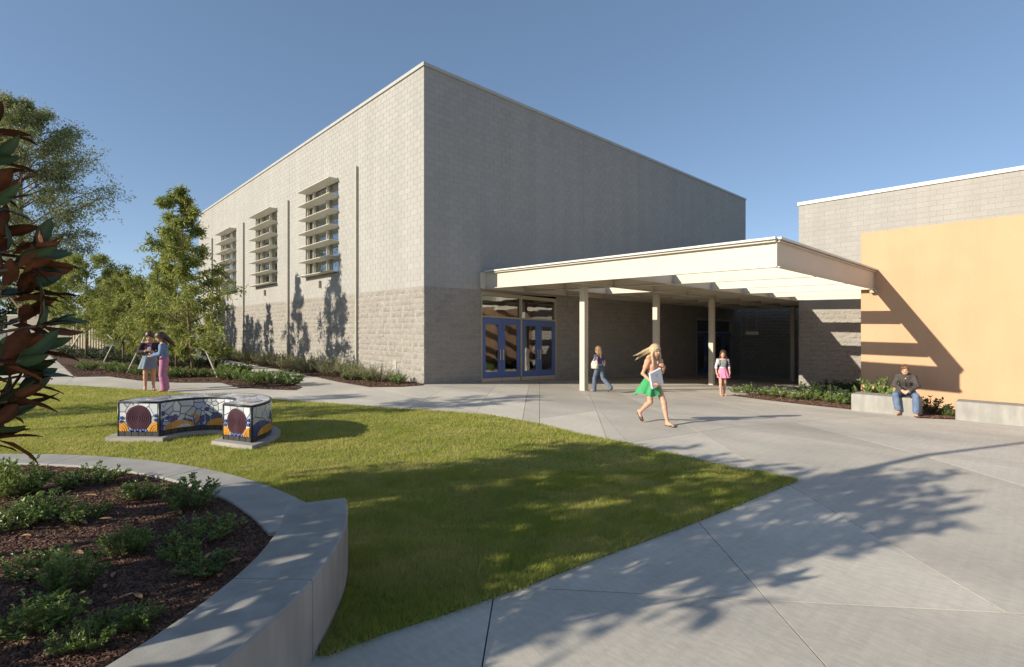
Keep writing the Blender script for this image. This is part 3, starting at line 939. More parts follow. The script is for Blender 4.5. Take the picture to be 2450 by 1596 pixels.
# ------------------------------------------------------------------ building on the right
X2, Z2 = 15.5, 7.42
cls = empty('classroom_block', (X2, -6.48, gz(X2)), 0, 'lower grey concrete block building behind the orange wall', 'building')
def reparent(o, root):
    bpy.context.view_layer.update()
    o.parent = root; o.matrix_parent_inverse = Matrix.Translation(Vector(root.location)).inverted()
y20 = PX(1911, 482, X2)[1]
wl = block_wall(None, (X2, y20, 0), (0, -1, 0), (-1, 0, 0), 20, -1.4, Z2 - .05, [], 17*BH - .8, [y20 - PX(2192, 500, X2)[1]], 300, 5, .0072)
reparent(wl, cls)
o = MB().box((X2 + .02, y20 - 20, -2), (X2 + 18, y20 - .001, Z2 - .2)).build('building_mass', M_BLOCK); reparent(o, cls)
for a in np.arange(0, 20, 3.05):
    o = MB().box((X2 - .06, y20 - min(a + 3.045, 20), Z2 - .09), (X2 + .3, y20 - a + (.04 if a == 0 else 0), Z2 + .045)).build('coping', M_COPING); reparent(o, cls)
XW = 9.80
yo = PX(2059.6, 700, XW)[1]
org = empty('orange_wall', (XW, yo, gz(XW)), 0, 'plain orange stucco wall lit by the sun', 'wall')
o = MB().bbox((XW, yo - 16, -1.2), (X2 - .03, yo, 4.89), .012).build('stucco_face', M_ORANGE); reparent(o, org)
# passage end wall under the canopy
pe = empty('passage_wall', (25.0, -3.2, gz(25)), 0, 'dark block wall closing the passage under the canopy', 'wall')
wl = block_wall(None, (25.0, -.02, 0), (0, -1, 0), (-1, 0, 0), 6.6, -1.6, 3.8, [], 99, [], 120, 6)
reparent(wl, pe)

# ------------------------------------------------------------------ concrete benches
def conc_bench(px0, px1, py, label, d=.62, h=.44):
    a = GG(px0, py)
    X = a[0]
    def yat(px): 
        r = ray(px, 0); return CAM[1] + (X - CAM[0]) / r[0] * r[1]
    y0, y1 = yat(px1), yat(px0)
    b = empty('concrete_bench', (X + d/2, (y0+y1)/2, gz(X)), 0, label, 'bench', 'concrete benches in front of the orange wall')
    n = max(1, round((y1-y0)/2.4))
    for i in range(n):
        m = MB().bbox((-d/2, (y0-y1)/2 + (y1-y0)*i/n + .003, -.1), (d/2, (y0-y1)/2 + (y1-y0)*(i+1)/n - .003, h), .014)
        m.build('bench_block', M_WALLC, b)
    return X, y0, y1
B1 = conc_bench(2036, 2197, 981.5, 'low concrete bench with the seated boy, beside the shrub bed')
B2 = conc_bench(2285, 2700, 1004, 'low empty concrete bench running off the right edge')
print('benches', B1, B2)

# ------------------------------------------------------------------ far left: yard wall, corrugated fence, steel cabinet
dF = 47.0
pA, pB, pC = at_depth(20, 800, dF), at_depth(169, 800, dF), at_depth(252, 800, dF - 1)
def slab_wall(name, p, q, th, z1, mat_, label, cat):
    t = (q - p)[:2]; L = np.linalg.norm(t); t /= L
    e = empty(name, (p[0], p[1], 0), math.atan2(t[1], t[0]), label, cat)
    return e, L
e, L = slab_wall('yard_wall', pA, pB, .2, 3.1, M_BWALL, 'plain beige yard wall in shade at the far left', 'wall')
MB().bbox((0, -.1, -.1), (L, .1, 3.05), .02).build('wall_face', M_BWALL, e)
MB().box((-.03, -.14, 3.051), (L + .03, .14, 3.13)).build('wall_cap', M_COPING, e)
e, L = slab_wall('corrugated_fence', pB, pC, .2, 3.1, M_FENCE, 'tan corrugated metal fence behind the young trees', 'fence')
n = 13
for i in range(n):
    w_ = L / n; x = i*w_
    prof = [(x+.004, 0), (x+.25*w_, -.07), (x+.62*w_, -.07), (x+.85*w_, 0), (x+w_-.004, 0), (x+w_-.004, .03), (x+.004, .03)]
    MB().prism(ccw(prof), -.05, 3.15).build('fence_panel', M_FENCE, e)
MB().hexa([(.1, -.13, .1), (.25, -.13, .1), (.25, -.09, .1), (.1, -.09, .1), (1.9, -.13, 2.3), (2.05, -.13, 2.3), (2.05, -.09, 2.3), (1.9, -.09, 2.3)]).build('brace', M_FENCE, e)
c0 = at_depth(492, 832, 36)
cb = empty('steel_cabinet', (c0[0], c0[1], 0), .3, 'dark grey utility cabinet at the far end of the hall', 'cabinet')
MB().bbox((-.5, -.4, 0), (.5, .4, 1.45), .03).build('housing', M_GREY, cb)
MB().bbox((-.44, -.416, .12), (-.01, -.402, 1.36), .004).build('door', M_GREY, cb)
MB().bbox((.01, -.416, .12), (.44, -.402, 1.36), .004).build('door', M_GREY, cb)
# ================================================================== plants
def rotz_(a): return np.array([[math.cos(a), -math.sin(a), 0], [math.sin(a), math.cos(a), 0], [0, 0, 1]])
def unit(v): return v / (np.linalg.norm(v, axis=-1, keepdims=True) + 1e-9)
def leaf_tris(base, d, L, W, r, fold=.25):
    """folded pointed leaves: base points, directions, lengths, widths"""
    n = len(base)
    ref = unit(r.normal(size=(n, 3)) + np.array([0, 0, .8]))
    s = unit(np.cross(d, ref)); nn = np.cross(s, d)
    L = L[:, None]; W = W[:, None]
    V = np.empty((n, 4, 3))
    V[:, 0] = base; V[:, 2] = base + d * L
    m = base + d * L * .45 + nn * W * fold
    V[:, 1] = m - s * W * .5; V[:, 3] = m + s * W * .5
    b = np.arange(n)[:, None] * 4
    Fc = np.concatenate([b + np.array([[0, 1, 2]]), b + np.array([[0, 2, 3]])])
    return V.reshape(-1, 3), Fc
def foliage_mesh(name, base, d, L, W, r, tint=None, mat_=None):
    V, Fc = leaf_tris(base, d, L, W, r)
    t = np.clip(r.normal(.5, .22, len(base)) if tint is None else tint, 0, 1)
    me = mesh(name, V, Fc, False, np.repeat(t, 4))
    me.materials.append(mat_)
    return me
def tree_meshes(seed, H, prof, n_limb, twigs, leaves, Ls, Ws, droop, r0, mat_, zlow=.12, up=.25, jit=.16, lean=(0, 0), limb_rad=.35, rvar=(.5, 1.2)):
    """tapered trunk with limbs; leaves hang on twigs spread along each limb"""
    r = np.random.default_rng(seed)
    T = MB()
    pts = [np.array([lean[0]*t + .05*H*.1*math.sin(5*t+seed), lean[1]*t + .05*H*.1*math.cos(4*t+seed), t*H*.97]) for t in np.linspace(0, 1, 9)]
    T.tube(pts, [r0*(1-.9*t) + .006 for t in np.linspace(0, 1, 9)], 8)
    def trunk(z):
        t = np.clip(z/(H*.97), 0, 1)*8; i = min(int(t), 7); return pts[i] + (pts[i+1]-pts[i])*(t-i)
    B, D, TI = [], [], []
    for k in range(n_limb):
        f = (k + r.uniform(.1, .9)) / n_limb
        zt = zlow*H + f*(1-zlow)*H*.97
        R = prof(zt/H) * r.uniform(*rvar)
        an = k*2.399 + r.normal(0, .35)
        rise = up*R*r.uniform(.5, 1.4)
        st = trunk(max(zt - rise, .06*H))
        en = trunk(min(zt, H*.96)) + np.array([math.cos(an)*R, math.sin(an)*R, rise*.45])
        mid = (st + en)/2 + np.array([0, 0, .10*R]) + r.normal(0, .04*R, 3)
        T.tube([st, mid, en], [max(.006, r0*limb_rad*(1-.7*f)), r0*.22*(1-.7*f)+.004, .003], 5, caps=False)
        for j in range(twigs):
            s = r.uniform(.28, 1.0) ** .75
            p = (1-s)**2*st + 2*s*(1-s)*mid + s*s*en
            dv = unit(np.array([math.cos(an), math.sin(an), .1]) * .6 + r.normal(0, .75, 3))
            ln = r.uniform(.4, 1.0) * (.18 + .28*R)
            q = p + dv*ln + np.array([0, 0, -droop*ln*.5])
            if j % 3 == 0: T.tube([p, q], [.006, .002], 4, caps=False)
            n = int(leaves * r.uniform(.5, 1.5))
            tt = r.uniform(0, 1.08, n)[:, None]
            bs = p*(1-tt) + q*tt + r.normal(0, jit*.35, (n, 3))
            dd = unit(dv*.5 + r.normal(0, .75, (n, 3)) + np.array([0, 0, -droop]))
            B.append(bs); D.append(dd); TI.append(np.clip(np.full(n, r.normal(.5, .16)) + r.normal(0, .14, n), 0, 1))
    B = np.concatenate(B); D = np.concatenate(D); TI = np.concatenate(TI)
    n = len(B)
    tm = mesh('trunk', T.v, T.f, True); tm.materials.append(M_TRUNK)
    cm = foliage_mesh('crown', B, D, Ls*r.uniform(.65, 1.25, n), Ws*r.uniform(.7, 1.2, n), r, TI, mat_)
    return tm, cm
def plant_tree(name, meshes, loc, rz, sc_, label, group=None):
    e = empty(name, loc, rz, label, 'tree', group)
    e.scale = (sc_, sc_, sc_)
    link('trunk', meshes[0], None, e); link('crown', meshes[1], None, e)
    return e
def prof_young(t):     # slender young tree, widest in its lower half
    P = [(0, .2), (.1, .7), (.22, 1.7), (.38, 1.95), (.5, 1.5), (.6, 1.05), (.7, .78), (.8, .6), (.9, .42), (1, .12)]
    return np.interp(t, [p[0] for p in P], [p[1] for p in P])
young = [tree_meshes(21, 7.0, prof_young, 42, 14, 25, .19, .054, .45, .055, M_LEAFA, .13, lean=(-.28, .28), rvar=(.35, 1.45)),
         tree_meshes(22, 7.0, prof_young, 40, 14, 24, .19, .054, .45, .055, M_LEAFA, .13, rvar=(.35, 1.4))]
p0 = at_depth(460, 880, 19.3)
row = [(p0[0], p0[1], 0, 1.03, 'tall slender young tree nearest the louvred hall, supported by white stakes'),
       (-4.8, 12.3, 1, .93, 'second young tree of the row, just behind the tall one'),
       (-5.0, 16.6, 0, .74, 'third young tree of the row along the hall'),
       (-5.2, 20.3, 1, .69, 'fourth young tree of the row along the hall'),
       (-5.2, 23.4, 0, .76, 'farthest young tree of the row along the hall')]
for i, (x, y, v, s, lb) in enumerate(row):
    plant_tree('young_tree', young[v], (x, y, 0), [.4, 2.0, 3.6, 5.1, 1.2][i], s, lb, 'young trees beside the hall')
# bushier tree by the fence
def prof_round(t):
    return 2.6*math.sqrt(max(.02, 1-((t-.62)/.42)**2)) if t > .2 else .7
bt = tree_meshes(31, 6.3, prof_round, 66, 14, 24, .19, .06, .35, .07, M_LEAFA, .3)
q = at_depth(207, 800, 31)
plant_tree('young_tree', bt, (q[0], q[1], 0), .3, 1.0, 'rounded young tree with reddish trunk before the corrugated fence', 'young trees beside the hall')
q = at_depth(296, 800, 27)
plant_tree('young_tree', bt, (q[0], q[1], 0), 2.3, .72, 'short bushy tree between the rounded tree and the tall slender one', 'young trees beside the hall')
# big airy tree
def prof_big(t):
    P = [(0, .5), (.25, 3.2), (.4, 4.3), (.55, 4.5), (.7, 4.0), (.85, 2.9), (.95, 1.5), (1, .4)]
    return np.interp(t, [p[0] for p in P], [p[1] for p in P])
big = tree_meshes(41, 15.6, prof_big, 84, 30, 23, .21, .066, .35, .24, M_LEAFB, .24, .45, .42)
q = at_depth(52, 800, 42)
plant_tree('airy_tree', big, (q[0], q[1], 0), 1.1, 1.34, 'large airy olive-green tree rising at the left edge')
far_t = tree_meshes(43, 9, lambda t: 3.4*math.sqrt(max(.03, 1-((t-.58)/.5)**2)), 50, 14, 26, .3, .12, .2, .12, M_LEAFE, .15)
for k, (px, d, s, rz, lb) in enumerate(((95, 62, .80, 0, 'dark round tree beyond the beige yard wall'), (262, 66, .78, 1.7, 'dark tree beyond the corrugated fence'), (340, 70, .62, 3.0, 'low dark tree far behind the row of young trees'),
                                        (430, 74, .62, 4.2, 'low distant tree beside the far end of the hall'), (20, 66, .9, 5.2, 'dark tree beyond the yard wall at the left edge'))):
    q = at_depth(px, 800, d)
    plant_tree('distant_tree', far_t, (q[0], q[1], 0), rz, s, lb, 'trees beyond the yard wall')

# guy stakes of the young trees
def stake(a, b, label):
    a, b = np.array(a), np.array(b)
    m = MB().tube([a - a, b - a], .026, 7)
    o = m.build('tree_stake', M_WOOD); o.location = a
    return tag(o, label, 'stake', 'white stakes of the young trees')
def spx(p, q, d0, d1): return at_depth(*p, d0), at_depth(*q, d1)
a, b = spx((522, 880), (492, 838), 19.0, 19.2); stake((a[0], a[1], -.05), b, 'white stake leaning right of the tall slender young tree')
a, b = spx((303, 856), (346, 806), 21.0, 20.0); stake((a[0], a[1], .0), b, 'long white stake leaning left of the two standing girls')
a, b = spx((241, 850), (268, 827), 24.0, 23.6); stake((a[0], a[1], .0), b, 'short white stake standing under the short bushy tree')
a, b = spx((257, 800), (270, 812), 24.0, 24.0); stake(b, a, 'short white stake tilted high under the short bushy tree')

# ------------------------------------------------------------------ shrubs
def shrub_meshes(seed, R, Hh, stems, per, Ls, Ws, mat_, spread=.8, upright=.6, flowers=0):
    r = np.random.default_rng(seed)
    B, D, TI = [], [], []
    T = MB(); tips = []
    for k in range(stems):
        an = r.uniform(0, 2*math.pi); rr = R*math.sqrt(r.uniform(0.02, 1))
        h = Hh*(1 - .45*(rr/R)**2)*r.uniform(.6, 1.12)
        base = np.array([math.cos(an)*rr*.35, math.sin(an)*rr*.35, .0])
        tip = np.array([math.cos(an)*rr, math.sin(an)*rr, h])
        mid = (base+tip)/2 + np.array([math.cos(an), math.sin(an), 0])*rr*.12
        T.tube([base, mid, tip], [.006, .004, .002], 4, caps=False)
        tips.append(tip)
        s = r.uniform(.15, 1.03, per)[:, None]
        p = (1-s)**2*base + 2*s*(1-s)*mid + s*s*tip
        ax = unit(tip-base)
        ph = r.uniform(0, 2*math.pi, per)
        side = np.stack([np.cos(ph), np.sin(ph), r.normal(.15, .35, per)], 1)
        d = unit(side*spread + ax*upright + r.normal(0, .2, (per, 3)))
        B.append(p); D.append(d)
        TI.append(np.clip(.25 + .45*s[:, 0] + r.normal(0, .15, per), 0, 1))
    B = np.concatenate(B); D = np.concatenate(D); TI = np.concatenate(TI); n = len(B)
    sm = mesh('stems', T.v, T.f); sm.materials.append(M_TRUNK)
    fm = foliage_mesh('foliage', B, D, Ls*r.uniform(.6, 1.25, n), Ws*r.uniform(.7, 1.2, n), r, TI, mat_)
    fl_ = None
    if flowers:
        V, Fc = [], []
        for k in range(flowers):
            c = tips[r.integers(len(tips))] + r.normal(0, .03, 3) + np.array([0, 0, .02])
            for j in range(5):
                a = j*2*math.pi/5; s = .022
                q_ = len(V)
                V += [c, c + s*np.array([math.cos(a-.5), math.sin(a-.5), .35]), c + 1.35*s*np.array([math.cos(a), math.sin(a), .55]), c + s*np.array([math.cos(a+.5), math.sin(a+.5), .35])]
                Fc.append((q_, q_+1, q_+2, q_+3))
        fl_ = mesh('flowers', V, Fc); fl_.materials.append(M_FLOWER)
    return sm, fm, fl_
def plant(name, ms, loc, rz, sc_, label, cat, group, zs=1.0):
    e = empty(name, loc, rz, label, cat, group)
    e.scale = (sc_, sc_, sc_*zs)
    link('stems', ms[0], None, e); link('foliage', ms[1], None, e)
    if ms[2]: link('flowers', ms[2], None, e)
    return e
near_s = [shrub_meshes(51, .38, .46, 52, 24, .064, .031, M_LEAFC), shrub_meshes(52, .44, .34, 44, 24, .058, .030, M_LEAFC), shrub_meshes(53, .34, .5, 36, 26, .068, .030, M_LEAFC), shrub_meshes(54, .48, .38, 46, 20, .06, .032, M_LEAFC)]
# near bed: (px, py of the base, size)
NB = [(35, 1185, 1.0, 'leafy green shrub at the left edge beside the kerb'), (215, 1162, .98, 'leafy green shrub standing against the far kerb of the near bed'),
      (95, 1245, .95, 'sunlit shrub in the middle of the near bed, left of the big bare mulch patch'), (25, 1262, .8, 'sunlit shrub at the left edge of the near bed, second row'),
      (330, 1192, .72, 'small shrub by the kerb, between the two larger kerb shrubs'), (205, 1248, .62, 'low sunlit shrub in the second row of the near bed'),
      (450, 1215, .98, 'tall leafy shrub nearest the bend of the kerb'), (480, 1290, .85, 'shaded shrub below the tall one near the seat wall'),
      (300, 1325, .62, 'grey-green low shrub in the shaded centre of the near bed'), (500, 1365, .62, 'small shrub close to the curved seat wall with bright leaf tips'),
      (165, 1415, .72, 'low shaded shrub in front of the magnolia'), (70, 1370, .6, 'dim shaded shrub low at the left edge'),
      (85, 1510, .75, 'dark shrub at the bottom left corner'), (215, 1540, .55, 'small dark shrub at the bottom edge of the bed'),
      (325, 1500, .5, 'small shrub against the inner face of the seat wall'), (430, 1340, .45, 'tiny shaded shrub between mulch and seat wall')]
for i, (px, py, s, lb) in enumerate(NB):
    p = G(px, py, .02)
    plant('shrub', near_s[i % 4], (p[0], p[1], .015), i*1.7, s*.86, lb, 'shrub', 'leafy shrubs in the near bed', [1, .8, .7, .9, .65][i % 5])
mid_s = [shrub_meshes(61+i, .45, .42, 34, 20, .085, .036, M_LEAFC, .8, .7) for i in range(3)]
dark_s = [shrub_meshes(71+i, .6, .5, 40, 20, .09, .038, M_LEAFE, .8, .6) for i in range(2)]
# front edge of the tree bed
r_ = np.random.default_rng(5)
FE_ = [(212, 887), (262, 889), (292, 893), (335, 898), (372, 902), (405, 905), (440, 904), (475, 903), (512, 902), (545, 908), (573, 912), (600, 920), (628, 914), (655, 920), (690, 923)]
for i, (px, py) in enumerate(FE_):
    p = G(px, py)
    plant('shrub', mid_s[i % 3], (p[0], p[1], .016), i*2.1, r_.uniform(.85, 1.15), '%s bright low shrub from the left along the front of the tree bed' % ordn(i), 'shrub', 'bright low shrubs fronting the tree bed')
bk = [(150, 856), (190, 858), (230, 862), (268, 866), (305, 870), (345, 874), (385, 878), (425, 880), (470, 882), (505, 880), (160, 845), (215, 846), (270, 848), (325, 852), (380, 856), (430, 860), (540, 892), (575, 896)]
for i, (px, py) in enumerate(bk):
    p = G(px, py)
    plant('shrub', dark_s[i % 2] if i < 16 else mid_s[i % 3], (p[0], p[1], .016), i*1.3, r_.uniform(1.0, 1.4),
          '%s dark shrub from the left in the %s row under the young trees' % (ordn(i % 10), 'middle' if i < 10 else 'back'), 'shrub', 'dark shrubs under the young trees')
# feathery plants along the sunlit wall
fea = [shrub_meshes(81+i, .62, .62, 60, 20, .13, .020, M_LEAFD, .55, .9) for i in range(3)]
ys_ = [1.7, 2.75, 3.7, 4.7, 5.8, 7.0, 8.2, 9.5, 11.0, 12.4, 13.9, 15.5, 17.2, 19.0, 21.0, 23.2, 25.6, 28]
for i, y in enumerate(ys_):
    plant('feathery_shrub', fea[i % 3], (-.72 - .25*(i % 2), y, .016), i*1.9, r_.uniform(.9, 1.2) * (.85 if i < 2 else 1), '%s feathery grey-green plant from the hall corner along the sunlit wall' % ordn(i), 'shrub', 'feathery plants along the sunlit wall')
for i, (x, y) in enumerate(((-.55, .75), (-.9, 2.0), (-1.15, 2.9))):
    plant('shrub', mid_s[i], (x, y, .016), i, .8, '%s small bright shrub from the hall corner' % ordn(i), 'shrub', 'bright shrubs near the hall corner')
# bed by the orange wall
flo = [shrub_meshes(91+i, .42, .40, 34, 20, .080, .036, M_LEAFC, .8, .6, 7) for i in range(2)]
RB = [(1760, 945, .7), (1795, 948, .95), (1830, 953, .85), (1862, 957, 1.0), (1900, 962, .8), (1935, 964, 1.0), (1990, 971, .95), (2022, 974, .95)]
for i, (px, py, s) in enumerate(RB):
    p = GG(px, py - 5)
    plant('flowering_shrub', flo[i % 2], (p[0], p[1], gz(p[0]) + .018), i*1.1, s*.85, '%s sunlit flowering shrub from the left in the bed by the orange wall' % ordn(i), 'shrub', 'white-flowered shrubs by the orange wall')
RD = [(9.4, -8.7), (10.4, -8.7), (8.9, -9.5), (11.6, -8.7), (12.6, -8.8), (11.8, -9.5), (13.5, -9.2), (10.6, -9.7), (14.4, -8.9), (9.0, -10.3), (14.4, -9.7)]
for i, (x, y) in enumerate(sorted(RD, key=lambda t: proj((t[0], t[1], 0))[0])):
    plant('shrub', dark_s[i % 2], (x, y, gz(x) + .018), i*1.4, r_.uniform(.8, 1.05), '%s dark shrub from the left at the back of the bed by the orange wall' % ordn(i), 'shrub', 'dark shrubs by the orange wall')
p = GG(2046, 975)
plant('shrub', mid_s[0], (8.7, -10.75, gz(8.7)), .5, 1.5, 'taller pale-leaved shrub against the left edge of the orange wall', 'shrub', None, 1.3)
p = GG(2222, 992); plant('shrub', dark_s[0], (p[0]+.3, p[1], gz(p[0])), .5, .85, 'dark shrub in the gap between the two concrete benches', 'shrub', None)
p = GG(2262, 995); plant('shrub', mid_s[1], (p[0], p[1], gz(p[0])), .5, .45, 'tiny green shrub beside the empty concrete bench', 'shrub', None)

# ------------------------------------------------------------------ magnolia at the left edge
def magnolia_leaf(r):
    """broad pointed blade, green above and rusty below, built as two skins"""
    L, W = .185, .066
    st = [(0, .08), (.12, .45), (.32, .92), (.52, 1.0), (.72, .8), (.88, .45), (1, .03)]
    bend = r.uniform(.05, .28); cup = r.uniform(.12, .35)
    V, Fc, mi, ti = [], [], [], []
    tnt = r.uniform(.1, .75)
    for side in (0, 1):
        q = len(V)
        for (s, wd) in st:
            for k in (-1, -.5, 0, .5, 1):
                x = k*W/2*wd
                z = cup*abs(k)*W*.5*wd - bend*L*s*s + (.0014 if side == 0 else -.0014) + .003*math.sin(s*14 + k*3)*abs(k)
                V.append((x, s*L, z)); ti.append(tnt + (.3 if k == 0 else .0) - (.12 if abs(k) == 1 else 0))
        for i in range(len(st)-1):
            for k in range(4):
                a = q + i*5 + k
                f = (a, a+1, a+6, a+5)
                Fc.append(f if side == 0 else f[::-1]); mi.append(side)
    return mesh('leaf', V, Fc, True, np.clip(ti, 0, 1), mi)
mag_leaves = []
for i in range(8):
    me = magnolia_leaf(np.random.default_rng(300+i)); me.materials.append(M_MAGTOP); me.materials.append(M_MAGBOT); mag_leaves.append(me)
mag = empty('magnolia_tree', (-10.9, -11.0, .02), 0, 'magnolia with large glossy leaves, rusty underneath, at the left edge', 'tree')
mag_org = np.array([-10.9, -11.0, .02])
wh = []                                   # whorls in view: px, py, depth
for (px, py, d, n) in ((-6, 315, 2.5, 5), (-8, 385, 2.4, 6), (12, 505, 2.3, 7), (-4, 560, 2.4, 6), (100, 625, 2.2, 8), (55, 600, 2.3, 7), (85, 700, 2.3, 7), (95, 830, 2.3, 7), (70, 900, 2.3, 7), (30, 870, 2.1, 8), (40, 960, 2.2, 7), (75, 640, 2.15, 9), (35, 690, 2.2, 8), (62, 770, 2.3, 7),
                       (112, 780, 2.2, 7), (60, 860, 2.2, 6), (15, 900, 2.2, 7), (55, 930, 2.3, 7), (25, 985, 2.3, 7), (8, 1030, 2.2, 6), (5, 1060, 2.4, 4), (-20, 450, 2.3, 7), (-25, 610, 2.3, 8), (-25, 880, 2.2, 8), (-20, 980, 2.2, 7)):
    wh.append((at_depth(px - 22, py, d), max(4, n-2), True))
r = np.random.default_rng(77)
# rest of the crown, beyond the frame
cand = 0
while cand < 78:
    a = r.uniform(0, 2*math.pi); zz = r.uniform(.9, 3.5)
    R = 1.55*math.sqrt(max(.05, 1-((zz-2.1)/1.6)**2))*r.uniform(.35, 1.0)
    p = mag_org + np.array([math.cos(a)*R, math.sin(a)*R, zz])
    x, y, d = proj(p)
    if d > .25 and x > -120 - 60/d and d < 6: continue
    if p[1] + .287*p[0] < -14.5 or p[0] + 2.478*p[2] > -2.7 or p[2] < 1.6: continue
    wh.append((p, 8, False)); cand += 1
tk = MB()
tk.tube([(0, 0, -.1), (.03, .02, 1.2), (-.02, .05, 2.4), (.02, 0, 3.1), (0, 0, 3.5)], [.075, .06, .045, .028, .01], 8)
nleaf = 0; bigV, bigF, bigM, bigT, nv = [], [], [], [], 0
lv_np = []
for me in mag_leaves:
    v = np.empty(len(me.vertices)*3); me.vertices.foreach_get('co', v)
    lv_np.append((v.reshape(-1, 3), [tuple(p.vertices) for p in me.polygons], [p.material_index for p in me.polygons], me.attributes['tint'].data[0].value))
for (p, n, vis) in wh:
    lp = p - mag_org
    zt = max(.4, lp[2]*.75)
    tr_ = np.array([.0, .03, zt])
    tk.tube([tr_, (tr_+lp)/2 + np.array([0, 0, .06]), lp], [.016, .011, .006], 5, caps=False)
    ax = unit(lp - tr_ + np.array([0, 0, .35]))
    e1 = unit(np.cross(ax, [.3, .2, 1.0])); e2 = np.cross(ax, e1)
    for k in range(n):
        ph = k*2.399 + r.uniform(-.3, .3); el = r.uniform(.25, 1.15)
        d = unit(ax*math.cos(el) + (e1*math.cos(ph) + e2*math.sin(ph))*math.sin(el))
        up_ = unit(ax*1.0 + np.array([0, 0, .5]) + r.normal(0, .25, 3))
        if r.random() < .22: up_ = -up_
        sx = unit(np.cross(d, up_)); nz = np.cross(sx, d)
        s = r.uniform(.7, 1.12)
        Mx = np.stack([sx, d, nz], 1)*s
        b = lp + r.normal(0, .02, 3)
        j = int(r.integers(8))
        if vis and nleaf < 290:
            o = bpy.data.objects.new('leaf', mag_leaves[j]); COL.objects.link(o); o.parent = mag
            M4 = Matrix.Identity(4)
            for a_ in range(3):
                for b_ in range(3): M4[a_][b_] = Mx[a_, b_]
                M4[a_][3] = b[a_]
            o.matrix_basis = M4; nleaf += 1
        else:
            v, f, mi, ti = lv_np[j]
            bigV.append(v @ Mx.T + b); bigF += [tuple(nv+i for i in q_) for q_ in f]; bigM += mi; bigT.append(np.full(len(v), ti)); nv += len(v)
o = link('crown_leaves', mesh('crown_leaves', np.concatenate(bigV), bigF, True, np.concatenate(bigT), bigM), [M_MAGTOP, M_MAGBOT], mag)
o['kind'] = 'stuff'
tk.build('trunk', M_TRUNK, mag, True)

# dry leaves dropped on the bark
rl = np.random.default_rng(90); V_, F_, nv = [], [], 0
for k in range(34):
    p = G(rl.uniform(0, 560), rl.uniform(1190, 1560), .03)
    if not inpoly(np.array([p[0]]), np.array([p[1]]), BEDN)[0]: continue
    v, f, mi, ti = lv_np[k % 8]
    M_ = rotz_(rl.uniform(0, 6.3)) @ np.array([[1, 0, 0], [0, .96, -.28], [0, .28, .96]]) * rl.uniform(.35, .8)
    V_.append(v @ M_.T + np.array([p[0], p[1], .045])); F_ += [tuple(nv+i for i in q_) for q_ in f]; nv += len(v)
tag(link('fallen_leaves', mesh('fallen_leaves', np.concatenate(V_), F_, True, np.full(nv, .5)), material('dry_leaf', (.42, .27, .14), (.28, .16, .08), .8, 20)), 'scattered dry tan leaves lying on the bark of the near bed', 'leaves', kind='stuff')

# ------------------------------------------------------------------ trees standing left of the frame, whose shade falls across lawn and paving
def shade_tree(seed, loc, H, R, zc, zr, label, mat_=M_LEAFE, n=34, tw=8, lv=10, Ls=.17, Ws=.075, r0=.07):
    f = lambda t: R*math.sqrt(max(.03, 1-((t*H-zc)/zr)**2))
    ms = tree_meshes(seed, H, f, n, tw, lv, Ls, Ws, .1, r0, mat_, max(.15, (zc-zr)/H), .35, .2)
    return plant_tree('shade_tree', ms, loc, seed, 1.0, label, 'trees shading the lawn from beyond the left edge')
def back_along(px, py, h):
    p = G(px, py); t = h / -SUND[2]
    return p - SUND*t
shade_tree(101, (-14.0, -7.25, 0), 4.5, 1.5, 3.4, 1.1, 'broad-leaved tree shading the middle of the lawn', n=42, tw=8, lv=11, Ls=.23, Ws=.11)
shade_tree(102, (-14.5, -9.25, 0), 5.2, 1.3, 4.0, 1.2, 'broad-leaved tree shading the near paving and lawn tip', n=28, tw=5, lv=8, Ls=.25, Ws=.115)
shade_tree(105, (-12.4, -8.85, 0), 2.6, .95, 1.6, .85, 'low broad-leaved tree shading the near shrub bed', n=26, tw=6, lv=9, Ls=.2, Ws=.09, r0=.05)
shade_tree(103, (-13.2, -.7, 0), 5.6, 1.0, 3.9, 1.8, 'tree shading the path before the hall', n=30)
shade_tree(104, (-12.6, 1.6, 0), 4.0, 1.0, 2.2, 1.7, 'tree shading the lawn behind the tiled bench', n=30)
# slim light mast whose long thin shadow crosses the paving
lm = empty('light_mast', (-12.57, -9.41, 0), 0, 'slim light mast beyond the left edge, casting a thin shadow over the paving', 'lamp post')
MB().tube([(0, 0, -.05), (0, 0, .25), (0, 0, 7.4)], [.11, .075, .05], 12).build('mast', M_STEEL, lm, True)
MB().tube([(0, 0, 7.4), (-.35, .1, 7.62), (-.8, .2, 7.68)], [.05, .04, .03], 8).build('arm', M_STEEL, lm, True)
MB().bbox((-1.25, .10, 7.62), (-.78, .32, 7.74), .02).build('lamp_head', M_STEEL, lm)
# ================================================================== tiled bench on the lawn
M_TW = material('white_tile', (.57, .59, .60), (.50, .53, .56), .25, 4, tint=.22, coat=.25)
M_TL = material('lilac_tile', (.42, .44, .56), (.36, .38, .52), .25, 4, tint=.12, coat=.25)
M_TB = material('blue_tile', (.055, .065, .20), (.08, .09, .26), .25, 4, tint=.25, coat=.3)
M_TBD = material('blue_bead', (.10, .17, .42), (.07, .12, .34), .2, 6, coat=.3)
M_TY = material('amber_tile', (.62, .30, .055), (.54, .25, .04), .3, 6, tint=.15, coat=.25)
M_TR = material('maroon_tile', (.060, .016, .034), (.045, .012, .026), .35, 6, coat=.2)
M_TK = material('black_tile', (.035, .035, .04), (.055, .055, .055), .4, 9, tint=.3)
M_TG = material('dark_grout', (.035, .035, .035), None, .9)
M_TP = material('pale_brown_tile', (.38, .33, .29), (.32, .28, .25), .35, 5, coat=.2)
ZS, ZT = .085, .655             # slab top and seat top
